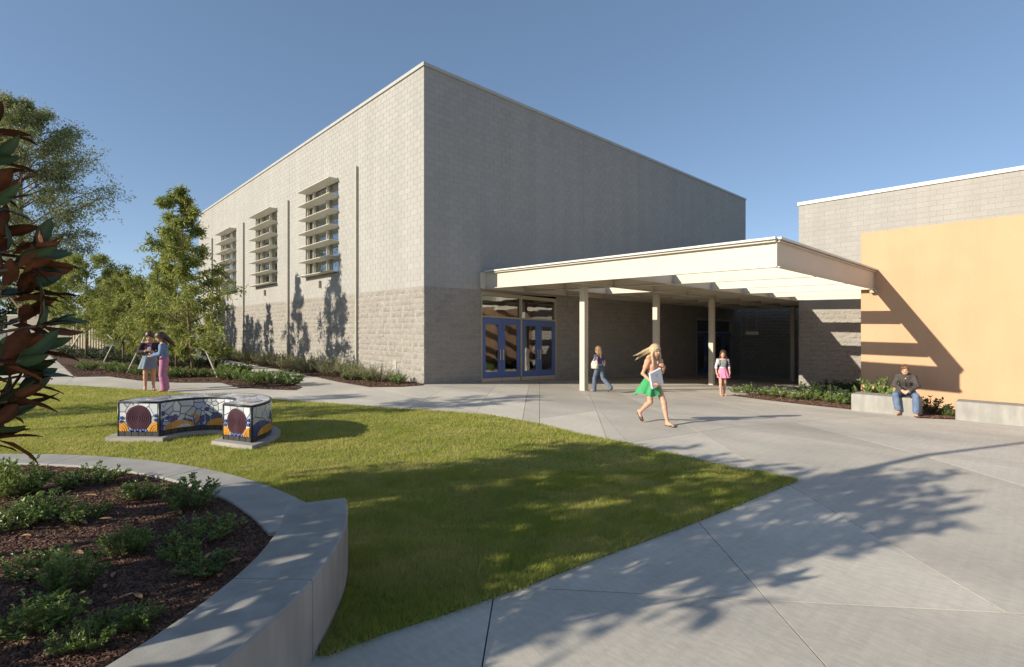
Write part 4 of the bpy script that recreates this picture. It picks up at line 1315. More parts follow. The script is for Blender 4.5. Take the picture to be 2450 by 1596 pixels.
def circ3(P):
    P = np.array(P)[:, :2]; A = np.c_[2*P, np.ones(len(P))]
    s = np.linalg.lstsq(A, (P**2).sum(1), rcond=None)[0]
    return s[:2], math.sqrt(s[2] + s[:2] @ s[:2])
# plan of the bench from its visible corners: two radial ends and the inner and outer arcs
LO, LI = G(284, 1043, ZS)[:2], G(381.5, 1044, ZS)[:2]
RI, RO = G(535.5, 1050.5, ZS)[:2], G(601.7, 1058.5, ZS)[:2]
oc, orad = circ3([LO, G(496, 941, ZT)[:2], RO, G(652, 951, ZT)[:2], G(300, 953, ZT)[:2]])
ic, irad = circ3([LI, G(470, 950, ZT)[:2], RI, G(560, 955, ZT)[:2]])
def arc_pts(c, r, p, q, n):
    a0, a1 = math.atan2(*(p - c)[::-1]), math.atan2(*(q - c)[::-1])
    if a1 > a0: a1 -= 2*math.pi           # clockwise, over the far side
    return [c + r*np.array([math.cos(a), math.sin(a)]) for a in np.linspace(a0, a1, n)]
NB_ = 33
OUT_, INN = arc_pts(oc, orad, LO, RO, NB_), arc_pts(ic, irad, LI, RI, NB_)
OUT_[0], OUT_[-1], INN[0], INN[-1] = LO, RO, LI, RI
cen = np.mean(OUT_ + INN, axis=0)
tbn = empty('tiled_bench', (cen[0], cen[1], 0), 0, 'curved bench covered in white, blue, amber and maroon mosaic on the lawn', 'bench')
def tb(m, name, mats, parent=None, smooth=False):
    o = m.build(name, mats, None, smooth)
    o.parent = parent or tbn
    o.matrix_parent_inverse = Matrix.Translation((-cen[0], -cen[1], 0))
    return o
def quads_strip(A, B, z0, z1, m):
    """solid between two polylines"""
    n = len(A)
    V = [(p[0], p[1], z0) for p in A] + [(p[0], p[1], z0) for p in B] + [(p[0], p[1], z1) for p in A] + [(p[0], p[1], z1) for p in B]
    Fc = []
    for i in range(n-1):
        Fc += [(i, n+i, n+i+1, i+1), (2*n+i, 2*n+i+1, 3*n+i+1, 3*n+i), (i, i+1, 2*n+i+1, 2*n+i), (n+i+1, n+i, 3*n+i, 3*n+i+1)]
    Fc += [(0, 2*n, 3*n, n), (n-1, 2*n-1, 4*n-1, 3*n-1)]
    m.add(V, Fc)
core = MB(); quads_strip(OUT_, INN, ZS, ZT-.02, core)
core = tb(core, 'bench_core', M_TG)
# concrete foot, wider than the bench
def off(A, B, d): return [a + (a-b)/np.linalg.norm(a-b)*d for a, b in zip(A, B)]
SO, SI = off(OUT_, INN, .15), off(INN, OUT_, .12)
t0 = (LO - OUT_[2]); t0 /= np.linalg.norm(t0); t1 = (RO - OUT_[-3]); t1 /= np.linalg.norm(t1)
SO = [SO[0] + t0*.12] + SO[1:-1] + [SO[-1] + t1*.16]; SI = [SI[0] + t0*.12] + SI[1:-1] + [SI[-1] + t1*.16]
ft = MB(); quads_strip(SO, SI, -.05, ZS-.003, ft); tb(ft, 'concrete_foot', M_KERB)
BENCH_SLAB[:] = [tuple(p) for p in SO] + [tuple(p) for p in SI[::-1]]
class Face:
    """a flat or bent wall of the bench: u along it, v up"""
    def __init__(s, pts, flip=False):
        s.p = [np.array(p) for p in pts]; s.d = np.r_[0, np.cumsum([np.linalg.norm(b-a) for a, b in zip(s.p[:-1], s.p[1:])])]
        s.L = s.d[-1]; s.flip = -1 if flip else 1
    def at(s, u, v, w=0.0):
        i = int(np.clip(np.searchsorted(s.d, u) - 1, 0, len(s.p)-2))
        t = (u - s.d[i])/(s.d[i+1]-s.d[i]); q = s.p[i]*(1-t) + s.p[i+1]*t
        e = (s.p[i+1]-s.p[i]); e = e/np.linalg.norm(e); n = np.array([e[1], -e[0]])*s.flip
        q = q + n*w
        return (q[0], q[1], ZS + v)
def piece(face, poly, w0, w1, name, mat_, bev=.004, parent=None):
    """one tile: polygon in (u,v), standing from w0 to w1 off the wall, edges eased"""
    poly = ccw(poly); n = len(poly)
    c = np.mean(np.array(poly), axis=0)
    ins = [tuple(np.array(p) + (c-np.array(p))/max(np.linalg.norm(c-np.array(p)), 1e-6)*bev) for p in poly]
    V = [face.at(*p, w0) for p in poly] + [face.at(*p, w1-.003) for p in poly] + [face.at(*p, w1) for p in ins]
    Fc = [tuple(range(2*n, 3*n))] + [(k+i, k+(i+1) % n, k+n+(i+1) % n, k+n+i) for k in (0, n) for i in range(n)]
    if face.flip > 0: pass
    me = mesh(name, V, Fc, False, np.full(len(V), rng.random()))
    o = link(name, me, mat_, parent or tbn)
    o.matrix_parent_inverse = Matrix.Translation((-cen[0], -cen[1], 0))
    return o
def disc(u, v, r, n=20, a0=0, a1=2*math.pi):
    full = abs(a1-a0) > 6.2
    return [(u + r*math.cos(a), v + r*math.sin(a)) for a in np.linspace(a0, a1, n, endpoint=not full)] + ([] if full else [(u, v)])
def voronoi(rect, seeds, gap):
    x0, x1, y0, y1 = rect; out = []
    for i, s in enumerate(seeds):
        P = [(x0, y0), (x1, y0), (x1, y1), (x0, y1)]
        for j, t in enumerate(seeds):
            if i == j: continue
            d = np.array(s) - np.array(t); l = np.linalg.norm(d)
            P = clip(P, (np.array(s)+np.array(t))/2, d/l)
            if len(P) < 3: break
        if len(P) >= 3:
            P = inset(ccw(P), gap)
            if len(P) >= 3: out.append(P)
    return out
def crescent(u, v, r, wd, a0, a1, n=12, taper=True):
    A = np.linspace(a0, a1, n); o, i = [], []
    for k, a in enumerate(A):
        t = k/(n-1); w_ = wd*(1 - .75*t if taper else 1)
        o.append((u + r*math.cos(a), v + r*math.sin(a))); i.append((u + (r-w_)*math.cos(a), v + (r-w_)*math.sin(a)))
    return o, i
def band(face, o, i, w0, w1, name, mat_, cuts=3):
    """bent band of tiles cut across into pieces"""
    n = len(o); st = np.linspace(0, n-1, cuts+1).astype(int)
    for a, b in zip(st[:-1], st[1:]):
        P = o[a:b+1] + i[a:b+1][::-1]
        # keep a joint by pulling the ends in
        c = np.mean(np.array(P), axis=0); P = [tuple(np.array(p) + (c-np.array(p))*.035) for p in P]
        n_ = len(P)
        V = [face.at(*p, w0) for p in P] + [face.at(*p, w1) for p in P]
        m2 = (b-a+1)
        Fc = [(n_+k, n_+k+1, n_+2*m2-2-k, n_+2*m2-1-k) for k in range(m2-1)] + [(k, (k+1) % n_, n_+(k+1) % n_, n_+k) for k in range(n_)]
        o_ = link(name, mesh(name, V, Fc, False, np.full(len(V), rng.random())), mat_, tbn)
        o_.matrix_parent_inverse = Matrix.Translation((-cen[0], -cen[1], 0))
HB = ZT - ZS
def base_strip(face):
    n = max(3, int(face.L/.11)); w_ = face.L/n
    for k in range(n):
        piece(face, [(k*w_+.003, .004), ((k+1)*w_-.003, .004), ((k+1)*w_-.003, .072), (k*w_+.003, .072)], 0, .012, 'base_tile', M_TK, .003)
def whites(face, seed, n, v0=.08, mat_=M_TW, lil=.15):
    r = np.random.default_rng(seed)
    S = [(r.uniform(0, face.L), r.uniform(v0, HB-.03)) for k in range(n)]
    for P in voronoi((.02, face.L-.02, v0, HB-.035), S, .005):
        piece(face, P, 0, r.uniform(.007, .013), 'mosaic_tile', M_TL if r.random() < lil else mat_, .003)
def end_face(face, seed):
    L = face.L
    base_strip(face); whites(face, seed, 16, lil=.05)
    R = min(L, HB)*.375
    cu, cv = L*.5, HB*.52
    piece(face, disc(cu, cv, R, 28), .009, .020, 'maroon_disc', M_TR, .006)
    for k in range(1, 6):                          # raised rings of the disc
        ro = R*(1 - .16*k); o, i = crescent(cu, cv, ro, .010, 0, 2*math.pi, 29, False)
        band(face, o, i, .018, .0245, 'disc_ring', M_TR, 1)
    q = L*.24
    for (u, a0, a1) in ((.022, 0, math.pi/2), (L-.022, math.pi/2, math.pi)):
        piece(face, disc(u, .078, q, 10, a0, a1), .009, .020, 'amber_fan', M_TY, .005)
        for k in range(1, 4):
            o, i = crescent(u, .078, q*(1-.22*k), .012, a0, a1, 9, False)
            band(face, o, i, .018, .026, 'fan_ridge', M_TY, 1)
    for k in range(7):
        piece(face, disc(L*.30 + L*.40*k/6, .092 + .012*(k % 2), .020 - .004*(k % 2), 10), .010, .028, 'blue_bead', M_TBD, .008)
    for (u, v) in ((.05, .24), (L-.05, .27), (L-.055, .34), (.06, .30)):
        piece(face, disc(u, v, .028, 12), .010, .030, 'blue_bead', M_TBD, .010)
        piece(face, disc(u, v, .012, 8), .028, .036, 'bead_eye', M_TK, .003)
def long_face(face, seed, n, waves):
    base_strip(face); whites(face, seed, n)
    r = np.random.default_rng(seed+1); L = face.L
    # blue wave band, cut in tiles
    def crest(u): return .15 + .075*abs(math.sin(u/L*math.pi*waves + .5)) + .02*math.sin(9*u)
    us = np.linspace(.02, L-.02, max(10, int(L/.085)))
    for a, b in zip(us[:-1], us[1:]):
        P = [(a+.003, .078), (b-.003, .078), (b-.003, crest(b)+.06), ((a+b)/2, crest((a+b)/2)+.062), (a+.003, crest(a)+.06)]
        piece(face, P, .009, .014, 'wave_tile', M_TB, .003)
    for k in range(waves):
        u0 = L*(k+.5)/waves
        # amber swell cut into wedges
        wd = L/waves*.36
        o = [(u0 + wd*math.cos(t), .078 + .13*math.sin(t)) for t in np.linspace(math.pi*.98, .02*math.pi, 13)]
        i = [(p[0], .078) for p in o]
        band(face, o, i, .012, .022, 'amber_wedge', M_TY, 5)
        # curling scroll
        o, i = crescent(u0 + wd*1.02, .215, .078, .052, -1.5, 2.9, 16)
        band(face, o, i, .012, .026, 'amber_scroll', M_TY, 4)
    for k in range(int(L*4)):
        u, v = r.uniform(.06, L-.06), r.uniform(.26, .36)
        piece(face, disc(u, v, r.uniform(.028, .045), 12), .010, .020, 'blue_round', M_TB, .005)
    for k in range(int(L*3)):
        u, v = r.uniform(.06, L-.06), r.uniform(.36, .47)
        piece(face, disc(u, v, r.uniform(.03, .05), 12), .010, .016, 'white_round', M_TW, .005)
def chk(f):    # face normals must point away from the bench body
    a = np.array(f.at(f.L/2, .2, .05)[:2]); P = [tuple(p) for p in OUT_] + [tuple(p) for p in INN[::-1]]
    if inpoly(np.array([a[0]]), np.array([a[1]]), P)[0]: f.flip *= -1
    return f
end_face(chk(Face([LO, LI])), 1)
end_face(chk(Face([RI, RO])), 2)
long_face(chk(Face(INN)), 5, 74, 3)
long_face(chk(Face(OUT_[::-1])), 9, 110, 5)
# black nosing along every edge and the corner posts
for A in (OUT_, INN, [LO, LI], [RI, RO]):
    m = MB()
    m.tube([(p[0], p[1], ZT-.018) for p in A], .017, 6); tb(m, 'nosing', M_TK, None, True)
for p in (LO, LI, RI, RO):
    m = MB(); m.tube([(p[0], p[1], ZS), (p[0], p[1], ZT-.02)], .019, 6); tb(m, 'corner_trim', M_TK, None, True)
# seat top: irregular tiles with a few rounds
rr_ = np.random.default_rng(12)
nU, nV = 15, 3
for a in range(nU):
    for b in range(nV):
        def pt(s, t):
            k = s/nU*(NB_-1); i = min(int(k), NB_-2); f = k-i
            o = OUT_[i]*(1-f) + OUT_[i+1]*f; q = INN[i]*(1-f) + INN[i+1]*f
            return o*(1-t/nV) + q*(t/nV)
        J_ = lambda s, t: pt(np.clip(s + (.28*math.sin(s*7.1+t*3.3) if 0 < s < nU else 0), 0, nU), np.clip(t + (.22*math.sin(s*5.7+t*9.1) if 0 < t < nV else 0), .04, nV-.04))
        Q = [J_(a, b), J_(a+1, b), J_(a+1, b+1), J_(a, b+1)]
        c = np.mean(Q, axis=0); Q = [q + (c-q)/np.linalg.norm(c-q)*.009 for q in Q]
        V = [(q[0], q[1], ZT-.019) for q in Q] + [(q[0], q[1], ZT-.004) for q in Q]
        me = mesh('seat_tile', V, [(4, 5, 6, 7), (7, 6, 5, 4)][:1] + [(i, (i+1) % 4, 4+(i+1) % 4, 4+i) for i in range(4)], False, np.full(8, rr_.random()))
        o = link('seat_tile', me, M_TL if rr_.random() < .55 else M_TW, tbn)
        o.matrix_parent_inverse = Matrix.Translation((-cen[0], -cen[1], 0))
for k in (2, 6.5, 9.5, 13.2):
    i = int(k/nU*(NB_-1)); c = OUT_[i]*.5 + INN[i]*.5
    m = MB(); m.prism([(c[0] + .17*math.cos(t), c[1] + .17*math.sin(t)) for t in np.linspace(0, 2*math.pi, 20, endpoint=False)], ZT-.006, ZT+.004)
    tb(m, 'seat_round', M_TP)
add_grass()
# ================================================================== people
class Sdf:
    """smooth union of tapered limbs on a grid, turned into one closed surface"""
    def __init__(s, lo, hi, h):
        s.lo = np.array(lo, float); s.h = h
        n = np.ceil((np.array(hi) - s.lo)/h).astype(int) + 1
        s.n = n; s.ax = [s.lo[i] + h*np.arange(n[i]) for i in range(3)]
        s.f = np.full(n, .15, np.float32)
    def _sub(s, lo, hi):
        sl = []
        for i in range(3):
            a = int(np.clip(math.floor((lo[i]-s.lo[i])/s.h), 0, s.n[i]-1)); b = int(np.clip(math.ceil((hi[i]-s.lo[i])/s.h)+1, a+1, s.n[i]))
            sl.append(slice(a, b))
        g = np.meshgrid(*[s.ax[i][sl[i]] for i in range(3)], indexing='ij')
        return tuple(sl), np.stack(g, -1)
    def _mix(s, sl, d, k):
        a = s.f[sl]
        hh = np.maximum(k - np.abs(a-d), 0)/k
        s.f[sl] = np.minimum(a, d) - hh*hh*k*.25
    def cone(s, a, b, ra, rb, k=.02):
        a, b = np.array(a, float), np.array(b, float); m = max(ra, rb) + k + .03
        sl, P = s._sub(np.minimum(a, b)-m, np.maximum(a, b)+m)
        ab = b-a; t = np.clip(((P-a) @ ab)/(ab @ ab + 1e-12), 0, 1)
        s._mix(sl, np.linalg.norm(P - (a + t[..., None]*ab), axis=-1) - (ra + t*(rb-ra)), k); return s
    def ell(s, c, r, R=None, k=.02, sub=False):
        c, r = np.array(c, float), np.array(r, float); m = r.max() + k + .03
        sl, P = s._sub(c-m, c+m)
        q = P-c
        if R is not None: q = q @ R
        l = np.linalg.norm(q/r, axis=-1); g = np.linalg.norm(q/(r*r), axis=-1) + 1e-9
        d = l*(l-1)/g
        if sub: s.f[sl] = np.maximum(s.f[sl], -d)
        else: s._mix(sl, d, k)
        return s
    def cut(s, p, n):
        p, n = np.array(p, float), np.array(n, float); n = n/np.linalg.norm(n)
        d = (s.ax[0]-p[0])[:, None, None]*n[0] + (s.ax[1]-p[1])[None, :, None]*n[1] + (s.ax[2]-p[2])[None, None, :]*n[2]
        s.f = np.maximum(s.f, d.astype(np.float32)); return s
    def mesh(s):
        f = s.f; f[0], f[-1], f[:, 0], f[:, -1], f[:, :, 0], f[:, :, -1] = .1, .1, .1, .1, .1, .1
        ins = f < 0
        n = np.array(f.shape) - 1
        cnt = np.zeros(n, np.int8)
        C = [(i, j, k) for i in (0, 1) for j in (0, 1) for k in (0, 1)]
        for i, j, k in C: cnt += ins[i:n[0]+i, j:n[1]+j, k:n[2]+k]
        act = np.argwhere((cnt > 0) & (cnt < 8))
        idx = np.full(n, -1, np.int64); idx[tuple(act.T)] = np.arange(len(act))
        acc = np.zeros((len(act), 3)); num = np.zeros(len(act))
        E_ = [(a, b) for a in range(8) for b in range(a+1, 8) if sum(x != y for x, y in zip(C[a], C[b])) == 1]
        for a, b in E_:
            ca, cb = np.array(C[a]), np.array(C[b])
            fa, fb = f[tuple((act+ca).T)], f[tuple((act+cb).T)]
            m = (fa < 0) != (fb < 0)
            t = np.where(m, fa/(fa-fb+1e-12), 0)[:, None]
            acc += np.where(m[:, None], ca + t*(cb-ca), 0); num += m
        V = s.lo + (act + acc/num[:, None])*s.h
        Q = []
        for ax in range(3):
            o1, o2 = [np.eye(3, dtype=int)[(ax+1) % 3], np.eye(3, dtype=int)[(ax+2) % 3]]
            e = np.eye(3, dtype=int)[ax]
            A = ins[tuple(slice(0, f.shape[i]-e[i]) for i in range(3))]; B = ins[tuple(slice(e[i], f.shape[i]) for i in range(3))]
            for sgn in (0, 1):
                P = np.argwhere(A & ~B if sgn == 0 else ~A & B)
                P = P[(P[:, (ax+1) % 3] > 0) & (P[:, (ax+2) % 3] > 0)]
                g = lambda d: idx[tuple(np.minimum(P-d, n-1).T)]
                q = np.stack([g(0*e), g(o1), g(o1+o2), g(o2)], 1)
                Q.append(q if sgn == 0 else q[:, ::-1])
        Q = np.concatenate(Q); Q = Q[(Q >= 0).all(1)]
        return V, Q
def rotz(a): return np.array([[math.cos(a), -math.sin(a), 0], [math.sin(a), math.cos(a), 0], [0, 0, 1]])
def rotx(a): return np.array([[1, 0, 0], [0, math.cos(a), -math.sin(a)], [0, math.sin(a), math.cos(a)]])
M_SKIN = material('skin', (.56, .33, .22), (.52, .30, .195), .5, 20, spec=.35)
M_LIP = material('lips', (.42, .16, .13), None, .5)
M_EYE = material('eye_dark', (.03, .025, .02), None, .3)
M_SOLE = material('sandal_dark', (.03, .027, .03), None, .7)
def cloth(name, c, c2=None, rough=.85): return material(name, c, c2 or tuple(v*.85 for v in c), rough, 14, 4, .3, 40, .006, spec=.2)
def V3(*a): return np.array(a, float)
class Person:
    def __init__(s, J, heading, loc, scale, label, look=(0, 0), grid=.0105, adult=1.0):
        s.J = {k: np.array(v, float) for k, v in J.items()}
        s.h = grid; s.w = adult
        fx, fy = heading; s.e = empty('person', loc, math.atan2(fy, fx) - math.pi/2, label, 'person', None)
        s.e.scale = (scale,)*3
        s.R = rotz(look[0]) @ rotx(look[1])
        P = np.array(list(s.J.values())); s.lo, s.hi = P.min(0) - .22, P.max(0) + .22
    def sdf(s): return Sdf(s.lo, s.hi, s.h)
    hs = 1.13
    def head(s, v): return s.J['head'] + s.R @ (np.array(v, float)*s.hs)
    def emit(s, S, name, mat_):
        V, Q = S.mesh()
        me = mesh(name, V, Q, True); me.materials.append(mat_)
        return link(name, me, None, s.e)
    def torso(s, S, o=0.0):
        J, w = s.J, s.w
        S.cone(J['hipL'], J['hipR'], .078*w+o, .078*w+o, .05)
        for k in (-1, 1):
            x = (J['shR']-J['shL']); x /= np.linalg.norm(x)
            S.cone((J['hipL']+J['hipR'])/2 + x*.028*k, J['waist'] + x*.026*k, .068*w+o, .060*w+o, .04)
            S.cone(J['waist'] + x*.028*k, J['chest'] + x*.045*k, .060*w+o, .068*w+o, .04)
            S.cone(J['chest'] + x*.045*k, J['neck'] - np.array([0, 0, .035]) + x*.03*k, .066*w+o, .045*w+o, .04)
        S.cone(J['shL'], J['shR'], .043*w+o, .043*w+o, .04)
    def arm(s, S, c, o=0.0, upto=2.0):
        J, w = s.J, s.w; a, b, d = J['sh'+c], J['el'+c], J['wr'+c]
        if upto <= 1: b2 = a + (b-a)*upto; S.cone(a, b2, .041*w+o, .036*w+o, .03); return
        S.cone(a, b, .041*w+o, .032*w+o, .03)
        e = b + (d-b)*min(upto-1, 1); S.cone(b, e, .033*w+o, .024*w+o, .02)
    def leg(s, S, c, o=0.0, upto=2.0, flare=0.0):
        J, w = s.J, s.w; a, b, d = J['hip'+c], J['kn'+c], J['an'+c]
        S.cone(a, b, .074*w+o, .050*w+o, .03)
        if upto > 1:
            e = b + (d-b)*min(upto-1, 1); m = b + (d-b)*.3
            bk = np.array([0, -.008, 0])
            S.cone(b, m + bk, .049*w+o, .047*w+o+flare*.3, .02); S.cone(m + bk, e, .047*w+o+flare*.3, .029*w+o+flare, .02)
    def body(s, curl=.5):
        S = s.sdf(); J, w = s.J, s.w
        s.torso(S)
        S.cone(J['neck'] - np.array([0, 0, .03]), s.head((0, -.015, -.055)), .036*w, .034*w, .02)
        k = s.hs
        S.ell(s.head((0, -.008, .018)), np.array((.070, .086, .086))*k, s.R, .02)
        S.ell(s.head((0, .022, -.035)), np.array((.055, .060, .068))*k, s.R, .03)
        S.cone(s.head((0, .084, .006)), s.head((0, .098, -.020)), .007, .012, .012)
        for x in (-1, 1):
            S.ell(s.head((.072*x, -.01, -.01)), np.array((.009, .018, .028))*k, s.R, .008)
            S.ell(s.head((.030*x, .088, .012)), np.array((.017, .012, .011))*k, s.R, .01, True)
        for c, sg in (('L', -1), ('R', 1)):
            s.arm(S, c); s.leg(S, c)
            an, to = J['an'+c], J['to'+c]
            hl = an + np.array([0, -.012, -.035]) if (to-an)[2] > -.1 else an - (to-an)/np.linalg.norm(to-an)*.03
            S.cone(an, hl, .030*w, .028*w, .02); S.cone(hl, to, .027*w, .020*w, .02); S.cone(an, an*.4+to*.6, .029*w, .022*w, .02)
            fd = (to-an); fd[2] = 0; fd = fd/np.linalg.norm(fd); sd_ = np.array([fd[1], -fd[0], 0])
            for t in range(5):       # toes
                q = to + sd_*(.018*(2-t))*w*.8 * (1 if sg > 0 else 1); S.cone(q, q + fd*(.030 - .004*abs(t-1)), .0095, .008, .006)
            # hand: palm, four fingers, thumb
            wr, hd = J['wr'+c], J['ha'+c]
            d = hd-wr; d /= np.linalg.norm(d)
            nm = np.array(J.get('pn'+c, np.array([-sg, 0, 0])), float); nm -= d*(nm @ d); nm /= np.linalg.norm(nm)
            sd_ = np.cross(d, nm)
            for q in (-.6, 0, .6):
                S.cone(wr + sd_*q*.018, wr + d*.062 + sd_*q*.030, .017, .014, .012)
            for t, (off_, ln) in enumerate(((-1.5, .052), (-.5, .066), (.5, .070), (1.5, .062))):
                k0 = wr + d*.068 + sd_*off_*.0165
                k1 = k0 + (d*math.cos(curl*.6) + nm*math.sin(curl*.6))*ln*.55
                k2 = k1 + (d*math.cos(curl*1.7) + nm*math.sin(curl*1.7))*ln*.5
                S.cone(k0, k1, .0095, .009, .004); S.cone(k1, k2, .009, .0075, .004)
            tb_ = wr + d*.022 + sd_*.022*sg
            t1 = tb_ + (d*.7 + sd_*.55*sg + nm*.35)*.036
            S.cone(tb_, t1, .013, .010, .006); S.cone(t1, t1 + (d*.85 + nm*.5)*.030, .010, .008, .004)
        s.emit(S, 'body', M_SKIN)
        # features
        for x in (-1, 1):
            m = MB(); c = s.head((.030*x, .077, .012)); V = []
            m.tube([c - s.R[:, 0]*.011, c + s.R[:, 0]*.011], [.0075, .0075], 8); m.build('eye', M_EYE, s.e, True)
        m = MB(); c = s.head((0, .078, -.047)); m.tube([c - s.R[:, 0]*.020 - s.R[:, 1]*.006, c + s.R[:, 1]*.004, c + s.R[:, 0]*.020 - s.R[:, 1]*.006], [.003, .0065, .003], 6); m.build('mouth', M_LIP, s.e, True)
    def hair(s, mat_, strands, brow=.045, back=-.02, thick=1.1):
        S = Sdf(s.lo - .12, s.hi + .12, s.h)
        S.ell(s.head((0, -.016, .028)), np.array([.078, .094, .092])*thick*s.hs, s.R, .02)
        for st in strands:
            pts = [s.head(p[:3]) for p in st]; rd = [p[3] for p in st]
            for a, b, ra, rb in zip(pts[:-1], pts[1:], rd[:-1], rd[1:]): S.cone(a, b, ra, rb, .015)
        S.ell(s.head((0, .075, -.028)), np.array((.058, .085, .075))*s.hs, s.R, .01, True)
        s.emit(S, 'hair', mat_)
    def garment(s, name, mat_, fn, cuts=()):
        S = s.sdf(); fn(S)
        for p, n in cuts: S.cut(p, n)
        return s.emit(S, name, mat_)
    def skirt(s, mat_, top, rt_, bot, rb_, waves=9, amp=.02, name='skirt', twist=.0, hem=0.0):
        nu, nv = 64, 14; V, Fc = [], []
        top, bot = np.array(top, float), np.array(bot, float)
        for side in (0, 1):
            q = len(V)
            for j in range(nv):
                t = j/(nv-1); c = top*(1-t) + bot*t; e = t**.8
                for i in range(nu):
                    a = 2*math.pi*i/nu
                    k = 1 + amp/.2*t*(math.sin(waves*a + twist*t) + .5*math.sin((waves*1.7)*a + 1.3))
                    rx = (rt_[0]*(1-e) + rb_[0]*e)*k - .003*side; ry = (rt_[1]*(1-e) + rb_[1]*e)*k - .003*side
                    V.append((c[0] + rx*math.cos(a), c[1] + ry*math.sin(a), c[2] + hem*t*math.sin(3*a + 1)))
            for j in range(nv-1):
                for i in range(nu):
                    l = (i+1) % nu; f = (q+j*nu+i, q+(j+1)*nu+i, q+(j+1)*nu+l, q+j*nu+l)
                    Fc.append(f if side == 0 else f[::-1])
        return link(name, mesh(name, V, Fc, True), mat_, s.e)
    def sandal(s, c, mat_=None):
        an, to = s.J['an'+c], s.J['to'+c]
        fd = to-an; hz = np.array([fd[0], fd[1], 0]); ln = np.linalg.norm(hz)
        flat = (to-an)[2] > -.09
        if flat: a = np.array([an[0], an[1], 0]) - hz/ln*.05; b = np.array([to[0], to[1], 0]) + hz/ln*.045; u = (b-a)/np.linalg.norm(b-a); nz = UP
        else:
            b = to + hz/ln*.03 - UP*.022; a = an + (to-an)*-.1 + np.array([0, -.045, -.02]); u = (b-a)/np.linalg.norm(b-a); nz = None
        sd_ = np.cross(u, UP); sd_ /= np.linalg.norm(sd_); nz = np.cross(sd_, u)
        L = np.linalg.norm(b-a); V = []
        prof = [(0, .022), (.12, .032), (.4, .030), (.7, .042), (.9, .038), (1, .018)]
        for z in (0, .012):
            for t, w_ in prof: V.append(a + u*L*t + sd_*w_ + nz*z)
            for t, w_ in prof[::-1]: V.append(a + u*L*t - sd_*w_ + nz*z)
        n = 12
        m = MB().add(V, [tuple(range(n-1, -1, -1)), tuple(range(n, 2*n))] + [(i, (i+1) % n, n+(i+1) % n, n+i) for i in range(n)])
        sl = m.build('sandal', mat_ or M_SOLE, s.e)
        st = MB(); p = a + u*L*.78 + nz*.05
        st.tube([p + u*.02 - nz*.012, p - u*.05 + sd_*.036 - nz*.025], .005, 5); st.tube([p + u*.02 - nz*.012, p - u*.05 - sd_*.036 - nz*.025], .005, 5)
        st.build('strap', mat_ or M_SOLE, sl)
def cam_dir(r_, f_):
    v = RT*r_ + FW*f_; v = v/np.linalg.norm(v); return (v[0], v[1])
def book(name, loc_w, ax_u, ax_v, size, th, cover, pages, label, cat, marks=True):
    """closed book or binder: covers, spine and page block"""
    u = np.array(ax_u, float); u /= np.linalg.norm(u); v = np.array(ax_v, float); v -= u*(u @ v); v /= np.linalg.norm(v); n = np.cross(u, v)
    e = empty(name, loc_w, 0, label, cat)
    def blk(a0, a1, b0, b1, c0, c1):
        return [tuple(u*a + v*b + n*c) for c in (c0, c1) for a, b in ((a0, b0), (a1, b0), (a1, b1), (a0, b1))]
    w_, h_ = size[0]/2, size[1]/2
    MB().hexa(blk(-w_, w_, -h_, h_, -th/2, -th/2+.004)).build('cover', cover, e)
    MB().hexa(blk(-w_, w_, -h_, h_, th/2-.004, th/2)).build('cover', cover, e)
    MB().hexa(blk(-w_-.004, -w_, -h_, h_, -th/2, th/2)).build('spine', cover, e)
    MB().hexa(blk(-w_+.002, w_-.008, -h_+.006, h_-.006, -th/2+.0045, th/2-.0045)).build('pages', pages, e)
    if marks:
        for (a, b, q, r2) in ((-.04, .07, .030, .012), (-.01, .05, .016, .010), (-.05, .02, .022, .006), (.01, .09, .02, .008)):
            MB().hexa(blk(a, a+q, b, b+r2, th/2+.0005, th/2+.0012)).hexa(blk(a, a+q, b, b+r2, -th/2-.0012, -th/2-.0005)).build('printed_mark', M_DARK, e)
    return e
M_WHITE = material('white_paper', (.80, .80, .80), None, .6)
def to_world(pr, p):
    c, s_ = math.cos(pr.e.rotation_euler[2]), math.sin(pr.e.rotation_euler[2]); k = pr.e.scale[0]
    x, y, z = np.array(p)*k
    return np.array([pr.e.location[0] + c*x - s_*y, pr.e.location[1] + s_*x + c*y, pr.e.location[2] + z])
def dir_world(pr, d):
    return rotz(pr.e.rotation_euler[2]) @ np.array(d, float)

# ---- girl in the green skirt, mid-stride
pA = GG(1601, 1020)
hd = cam_dir(.50, -.87)
hv = np.array([*hd, 0]); rv = np.array([hd[1], -hd[0], 0])
loc = pA - hv*.36 + rv*.06
J1 = dict(hipL=(-.075, 0, .79), hipR=(.075, -.02, .79), waist=(0, .01, .94), chest=(0, .03, 1.10), shL=(-.145, .04, 1.185), shR=(.145, .02, 1.185), neck=(0, .035, 1.235), head=(.0, .07, 1.375),
          knL=(-.075, .21, .42), anL=(-.06, .31, .065), toL=(-.055, .46, .022), knR=(.095, .03, .42), anR=(.105, -.24, .19), toR=(.105, -.19, .045),
          elR=(.225, -.03, .955), wrR=(.165, .19, .775), haR=(.10, .26, .74), pnR=(-.4, -.5, .5), elL=(-.225, .02, .965), wrL=(-.105, .19, 1.07), haL=(-.04, .20, 1.12), pnL=(.3, -.9, .2))
g1 = Person(J1, hd, (loc[0], loc[1], gz(loc[0])), 1.02, 'girl in a green skirt and salmon top striding across the paving with a white binder', (-.15, -.12))
g1.body(.9)
M_SALM = cloth('salmon_knit', (.72, .36, .24)); M_GREEN = cloth('green_cotton', (.07, .36, .14))
def f(S): g1.torso(S, .012); g1.arm(S, 'L', .012, .48); g1.arm(S, 'R', .012, .48)
g1.garment('top', M_SALM, f, [((0, 0, .88), (0, 0, -1)), ((0, .06, 1.225), (0, .45, 1))])
